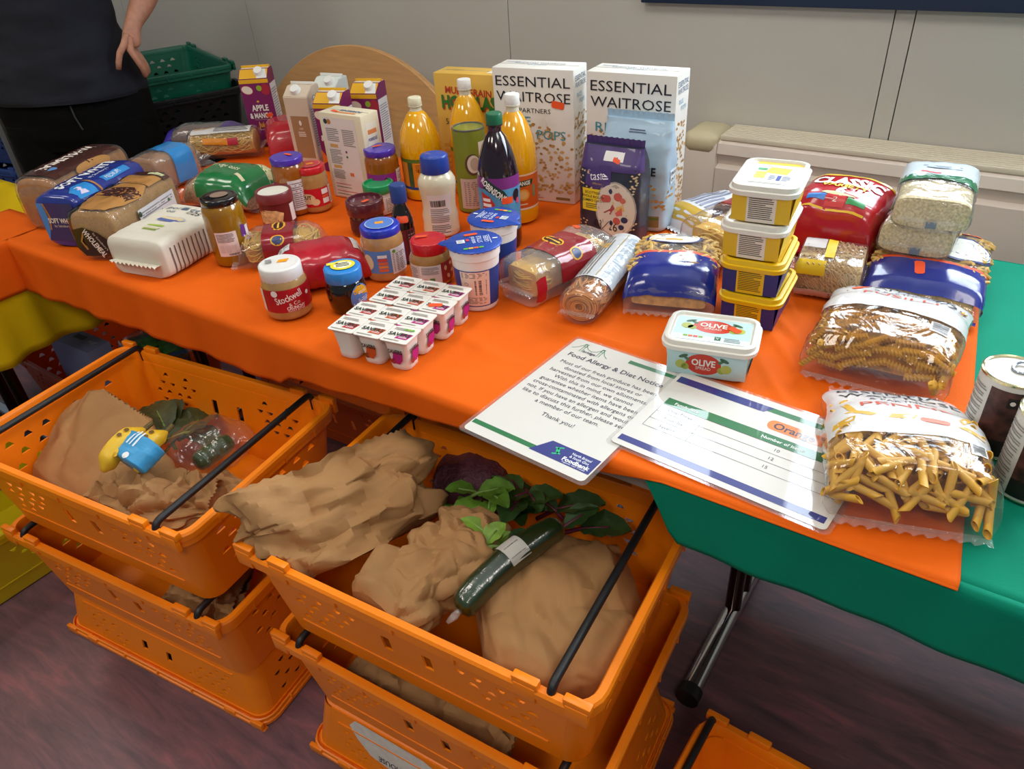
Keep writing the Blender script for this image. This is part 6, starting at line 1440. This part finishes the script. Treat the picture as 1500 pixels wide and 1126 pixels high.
# goods in the crate under the table
c = P(115, 497, .31)
carton('cereal_box', 'lilac blue fruit cereal box standing in the dark orange crate', c.x, c.y - .035, 2, .20, .30, .07, M('8f9ccc', .5), dict(top=lambda q: (q.rect(-.03, .0, .02, .02, M('4a5a6a', .4), 1), q.text('FRUIT', .06, .006, .014, 'dfe4f4', bold=.03), q.text("'n", .05, -.012, .010, 'dfe4f4')), right=lambda q: (q.text("Fruit 'n", .0, .225, .022, 'd8c8c0', width=.055), q.text('Fibre', .0, .20, .024, 'd8c8c0', width=.05), q.text('Kellogg\'s', -.004, .255, .014, 'b03040', width=.04)), front=lambda q: (q.ell(.03, .20, .03, .02, 'b9bfd8', 1), q.text("Fruit 'n Fibre", -.01, .14, .03, 'e6e0e8', width=.15))), z=.011)
def under_bottle():
    p = Vector((-2.06, 1.02, .011)); t = thing('squash_bottle', 'dark squash bottle with blue label beside the lilac cereal box', 'bottle', p, face_yaw(p)); r = .05; pf = [(0, 0), (r * .9, 0), (r, .012), (r, .19), (r * .9, .23), (r * .5, .28), (.014, .30), (.014, .31)]
    v, f = lathevf(pf, 36); mobj('body', v, f, M('2a1210', .15, coat=1.), t, smooth=50); v, f = lathevf([(0, .30), (.016, .30), (.016, .325), (0, .326)], 24); mobj('cap', v, f, M('3a2a20', .4), t)
    q = Pr(lathe_surf(pf, r)); q.rect(-.08, .10, .09, .20, M('3a6a8c', .4), 0); q.poly([(-.05, .17), (.02, .20), (.03, .185), (-.04, .155)], '1d2a24', 1); q.text('ROBINSONS', -.008, .178, .018, 'd8d4c4', rot=18, width=.07, bold=.03); q.ell(-.02, .13, .025, .02, M('8a4a3a', .5), 1); q.build('wrap_label', t)
under_bottle()
t, lo = pack('vegetable_bag', 'clear bag of brown greens with blue top in the dark orange crate', -1.99, .93, 70, .18, .10, .12, PIL, FILMH, lambda q, lo: q.rect(.04, -.1, .09, .1, M('4a8ac0', .35), 1), 'bag', z=.19, wr=.008, wf=20, seed=31., sag=.3)
inner(t, lo, 'greens', M('5a5a3a', .6, var=.5, vscale=60, bump=.6, bscale=80), -.006)
leaves('cabbage_greens', 'bright green leaves beside the clear bag in the dark orange crate', 225, 520, .30, 8, .09, '3f7a30', 13, .7, .06)

# ================================================================== person
pr0 = PY(130, 200, 1.25); px_, py_ = pr0.x, 1.25
per = thing('person', 'person standing with hand on hip, in navy t-shirt and black trousers', 'person', (px_, py_, 0), 34)
skin = M('c08a72', .5, var=.12, vscale=60, sss=.15, name='skin')
def ringsobj(name, secs, mat, parent, n=40, bump=0., seed=0.):
    V, F = [], []
    for i, (cx, cy, z, a, b) in enumerate(secs):
        for k in range(n):
            t_ = 2 * math.pi * k / n; c, s = math.cos(t_), math.sin(t_); e = 2 / 2.4
            p = Vector((cx + a * math.copysign(abs(c) ** e, c), cy + b * math.copysign(abs(s) ** e, s), z))
            if bump: p += Vector((c, s, 0)) * bump * ridged((p.x * 9, p.y * 9, p.z * 14 + seed), 2)
            V.append(p)
    for i in range(len(secs) - 1):
        for k in range(n): F.append((i * n + k, i * n + (k + 1) % n, (i + 1) * n + (k + 1) % n, (i + 1) * n + k))
    F += [tuple(range(n))[::-1], tuple((len(secs) - 1) * n + k for k in range(n))]
    return V, F
def dens(secs, m=6):
    out = []
    for a, b in zip(secs, secs[1:]):
        for i in range(m): f = i / m; out.append(tuple(x + (y - x) * f for x, y in zip(a, b)))
    return out + [secs[-1]]
bm = bmesh.new(); sk = bm.verts.layers.skin.verify()
def chain(pts):
    prev = None
    for i, (p, r) in enumerate(pts):
        if isinstance(p, bmesh.types.BMVert): v = p
        else:
            v = bm.verts.new(p); v[sk].radius = (r, r) if not isinstance(r, tuple) else r; v[sk].use_root = (i == 0 and prev is None and not root_done[0])
        if prev is not None: bm.edges.new((prev, v))
        prev = v
        if i == 0 and not root_done[0]: root_done[0] = True; v[sk].use_root = True
    return prev
root_done = [False]
pel = bm.verts.new((0, 0, .95)); pel[sk].radius = (.15, .10); pel[sk].use_root = True; root_done[0] = True
chest = bm.verts.new((0, .01, 1.25)); chest[sk].radius = (.15, .10); bm.edges.new((pel, chest))
neck = bm.verts.new((0, .015, 1.45)); neck[sk].radius = (.055, .055); bm.edges.new((chest, neck))
chain([(neck, 0), ((0, .0, 1.52), .055), ((0, -.01, 1.60), (.078, .092)), ((0, -.005, 1.68), (.070, .085)), ((0, 0, 1.715), (.04, .05))])
for s in (-1, 1):
    if s > 0: pts = [((.20, .01, 1.40), .055), ((.275, .06, 1.27), .048), ((.325, .09, 1.165), .042), ((.290, .02, 1.095), .036), ((.268, -.030, 1.050), .024), ((.262, -.050, 1.018), (.018, .029)), ((.258, -.060, .990), (.012, .026))]
    else: pts = [((-.20, .01, 1.40), .055), ((-.30, .05, 1.27), .048), ((-.34, .03, 1.14), .042), ((-.33, -.03, 1.02), .034), ((-.325, -.07, .93), .027), ((-.32, -.085, .885), (.022, .034)), ((-.318, -.09, .855), (.016, .034))]
    chain([(chest, 0)] + pts)
    chain([(pel, 0), ((s * .10, 0, .86), .095), ((s * .105, -.01, .50), .062), ((s * .11, .01, .25), .052), ((s * .11, .02, .085), .038), ((s * .122, -.05, .035), (.030, .024)), ((s * .122, -.105, .026), (.03, .018))])
me = bpy.data.meshes.new('body'); bm.to_mesh(me); bm.free(); me.materials.append(skin)
bo = bpy.data.objects.new('body', me); COL.objects.link(bo); bo.parent = per
md = bo.modifiers.new('skin', 'SKIN'); md.use_smooth_shade = True; md = bo.modifiers.new('sub', 'SUBSURF'); md.levels = 2; md.render_levels = 2
def fingers(side, base, dirs):
    for k, (off, segs) in enumerate(dirs):
        p = Vector(base) + Vector(off); pts = [Vector(base) + Vector(off) * .45 + Vector((.003 * side, .008, .030)), p]
        for d in segs: p = p + Vector(d); pts.append(p)
        v, f = tubevf(pts, .0088, 10, taper=[1.2, 1.15, 1.05, .98, .85, .5][:len(pts)])
        mobj('finger' if k else 'thumb', v, f, skin, bo, smooth=True)
fingers(1, (.258, -.062, .992), [((-.006, -.022, .016), [(-.016, -.012, -.022), (-.010, -.004, -.024), (-.006, .0, -.018)])] + [((.004 - .004 * k, -.018 + .0145 * k, -.002), [(.010, .002 + .003 * k, -.028), (.004, .010, -.026), (-.004, .012, -.020), (-.004, .006, -.008)]) for k in range(4)])
fingers(-1, (-.318, -.092, .855), [((.0, .03, .02), [(.01, -.03, -.02), (.004, -.012, -.02)])] + [((0, -.026 + .0165 * k, -.004), [(.002, -.004, -.03), (.006, .002, -.026), (.008, .006, -.018)]) for k in range(4)])
# face
for s in (-1, 1):
    v, f = lathevf([(0, -.011), (.008, -.008), (.011, 0), (.008, .008), (0, .011)], 12); mobj('eye', [(a + s * .032, b - .096, c + 1.615) for a, b, c in v], f, M('2a2420', .2), bo)
    v, f = lathevf([(0, -.03), (.012, -.02), (.014, .01), (0, .028)], 10); mobj('ear', [(a * .6 + s * .080, b + .005, c + 1.605) for a, b, c in v], f, skin, bo)
v, f = lathevf([(.014, -.018), (.012, 0), (.006, .03), (0, .034)], 10); mobj('nose', [(a, b - .100, c + 1.59) for a, b, c in v], f, skin, bo)
v, f = boxvf(0, -.094, 1.545, .046, .014, .009, .004); mobj('mouth', v, f, M('a8605a', .5), bo)
V, F = ringsobj('hair', dens([(0, .02, 1.52, .07, .06), (0, .02, 1.60, .088, .085), (0, .012, 1.66, .088, .098), (0, .008, 1.72, .070, .080), (0, .005, 1.745, .03, .035)], 3), None, None, bump=.006); mobj('hair', V, F, M('4a3a2e', .6, bump=.5, bscale=120), bo, smooth=True)
shirtm = M('131826', .9, var=.15, vscale=18, bump=.25, bscale=60, name='navy_jersey'); trom = M('060607', .95, spec=.2, bump=.2, bscale=80, name='black_fabric')
tor = [(0, -.005, .865, .222, .148), (0, -.005, .875, .226, .151), (0, -.004, .95, .216, .146), (0, 0, 1.05, .196, .136), (0, .0, 1.15, .192, .134), (0, .005, 1.28, .208, .130), (0, .01, 1.38, .205, .110), (0, .012, 1.43, .14, .085), (0, .014, 1.47, .075, .07)]
V, F = ringsobj('t', dens(tor, 7), None, None, n=64, bump=.009, seed=2.); mobj('t_shirt', V, F, shirtm, bo, smooth=60)
for s in (-1, 1):
    a = [Vector((s * .15, .01, 1.385)), Vector((s * .21, .015, 1.385)), Vector((s * .265, .045, 1.29)), Vector((s * .305, .07 if s > 0 else .045, 1.20))]
    v, f = tubevf(a, .075, 20, taper=[.9, 1, .92, .86]); mobj('sleeve', v, f, shirtm, bo, smooth=50)
leg = []
V, F = ringsobj('t', dens([(0, 0, 1.0, .20, .125), (0, 0, .93, .218, .138), (0, 0, .84, .228, .142), (0, 0, .76, .222, .132), (0, 0, .72, .205, .118)], 6), None, None, n=56, bump=.006, seed=5.)
parts = [(V, F)]
for s in (-1, 1): parts.append(ringsobj('t', dens([(s * .105, 0, .80, .112, .125), (s * .112, 0, .70, .112, .118), (s * .112, -.005, .50, .095, .098), (s * .114, .005, .28, .085, .088), (s * .114, .012, .07, .078, .085)], 6), None, None, n=36, bump=.006, seed=s * 3.))
V, F = merge(parts); mobj('trousers', V, F, trom, bo, smooth=60)
v, f = tubevf([(.06, -.142, .86), (.064, -.147, .83), (.075, -.149, .79)], .0025, 6); mobj('drawstring', v, f, M('2a2c30', .7), bo)
for s in (-1, 1):
    V, F = ringsobj('t', dens([(s * .12, -.035, .0, .042, .105), (s * .12, -.035, .03, .046, .11), (s * .12, -.03, .06, .044, .085), (s * .12, .0, .09, .040, .055)], 3), None, None, n=28); mobj('shoe', V, F, M('151517', .6), bo, smooth=60)

# ================================================================== crates and rack behind the person
GX, GY, GYW = -2.76, 1.705, -21
crate('black crate on the floor at the bottom of the stack behind the person', GX, GY, 0, GYW, '15191b', arms=False)
crate('black crate second from the floor in the stack behind the person', GX + .004, GY, .2055, GYW, '15191a', arms=False)
crate('green crate with a black crate above and below it behind the person', GX, GY, .411, GYW + 1, '0f4a3c', arms=False)
crate('black crate fourth up in the stack behind the person', GX, GY, .530, GYW - 1, '15181b', arms=False)
crate('black crate right under the top green crate', GX, GY + .004, .6165 - .10, GYW, '14181a', arms=False) if False else None
nb = crate('black crate under the topmost green crate', GX, GY, .735, GYW, '14181b', arms=False); nb.scale = (1.05, 1.07, 1)
crate('green crate on top of the stack behind the person', GX, GY, .822, GYW, '116650', arms=False)
for o in [c for c in COL.objects if c.name.startswith('plastic_crate') and abs(c.location.x - GX) < .01]:
    o.scale.z = .84; o.location.z *= .84
steel = M('8a8680', .35, .8, name='steel_tube'); rx, ry = -3.47, 1.42
rk = thing('metal_rack', 'grey metal trolley rack holding the blue crate beside the person', 'rack', (rx, ry, 0), 10)
for sx in (-.34, .34):
    for sy in (-.24, .24):
        v, f = boxvf(sx, sy, .43, .035, .035, .86, .004); mobj('post', v, f, steel, rk)
for z in (.30, .775):
    for sy in (-.24, .24): v, f = boxvf(0, sy, z, .68, .03, .035, .003); mobj('rail', v, f, steel, rk)
    for sx in (-.34, .34): v, f = boxvf(sx, 0, z, .03, .45, .035, .003); mobj('rail', v, f, steel, rk)
    v, f = boxvf(0, 0, z + .020, .66, .46, .006); mobj('shelf', v, f, M('5a5a58', .5, .5), rk)
crate('blue crate on the lower shelf of the metal rack', rx, ry, .324, 10, '2a4a8c', arms=False)
crate('dark blue crate stacked on the blue one in the metal rack', rx, ry, .530, 10, '26407a', arms=False)
crate('green crate on the upper shelf of the metal rack', rx, ry, .799, 10, '0f6a52', arms=False)
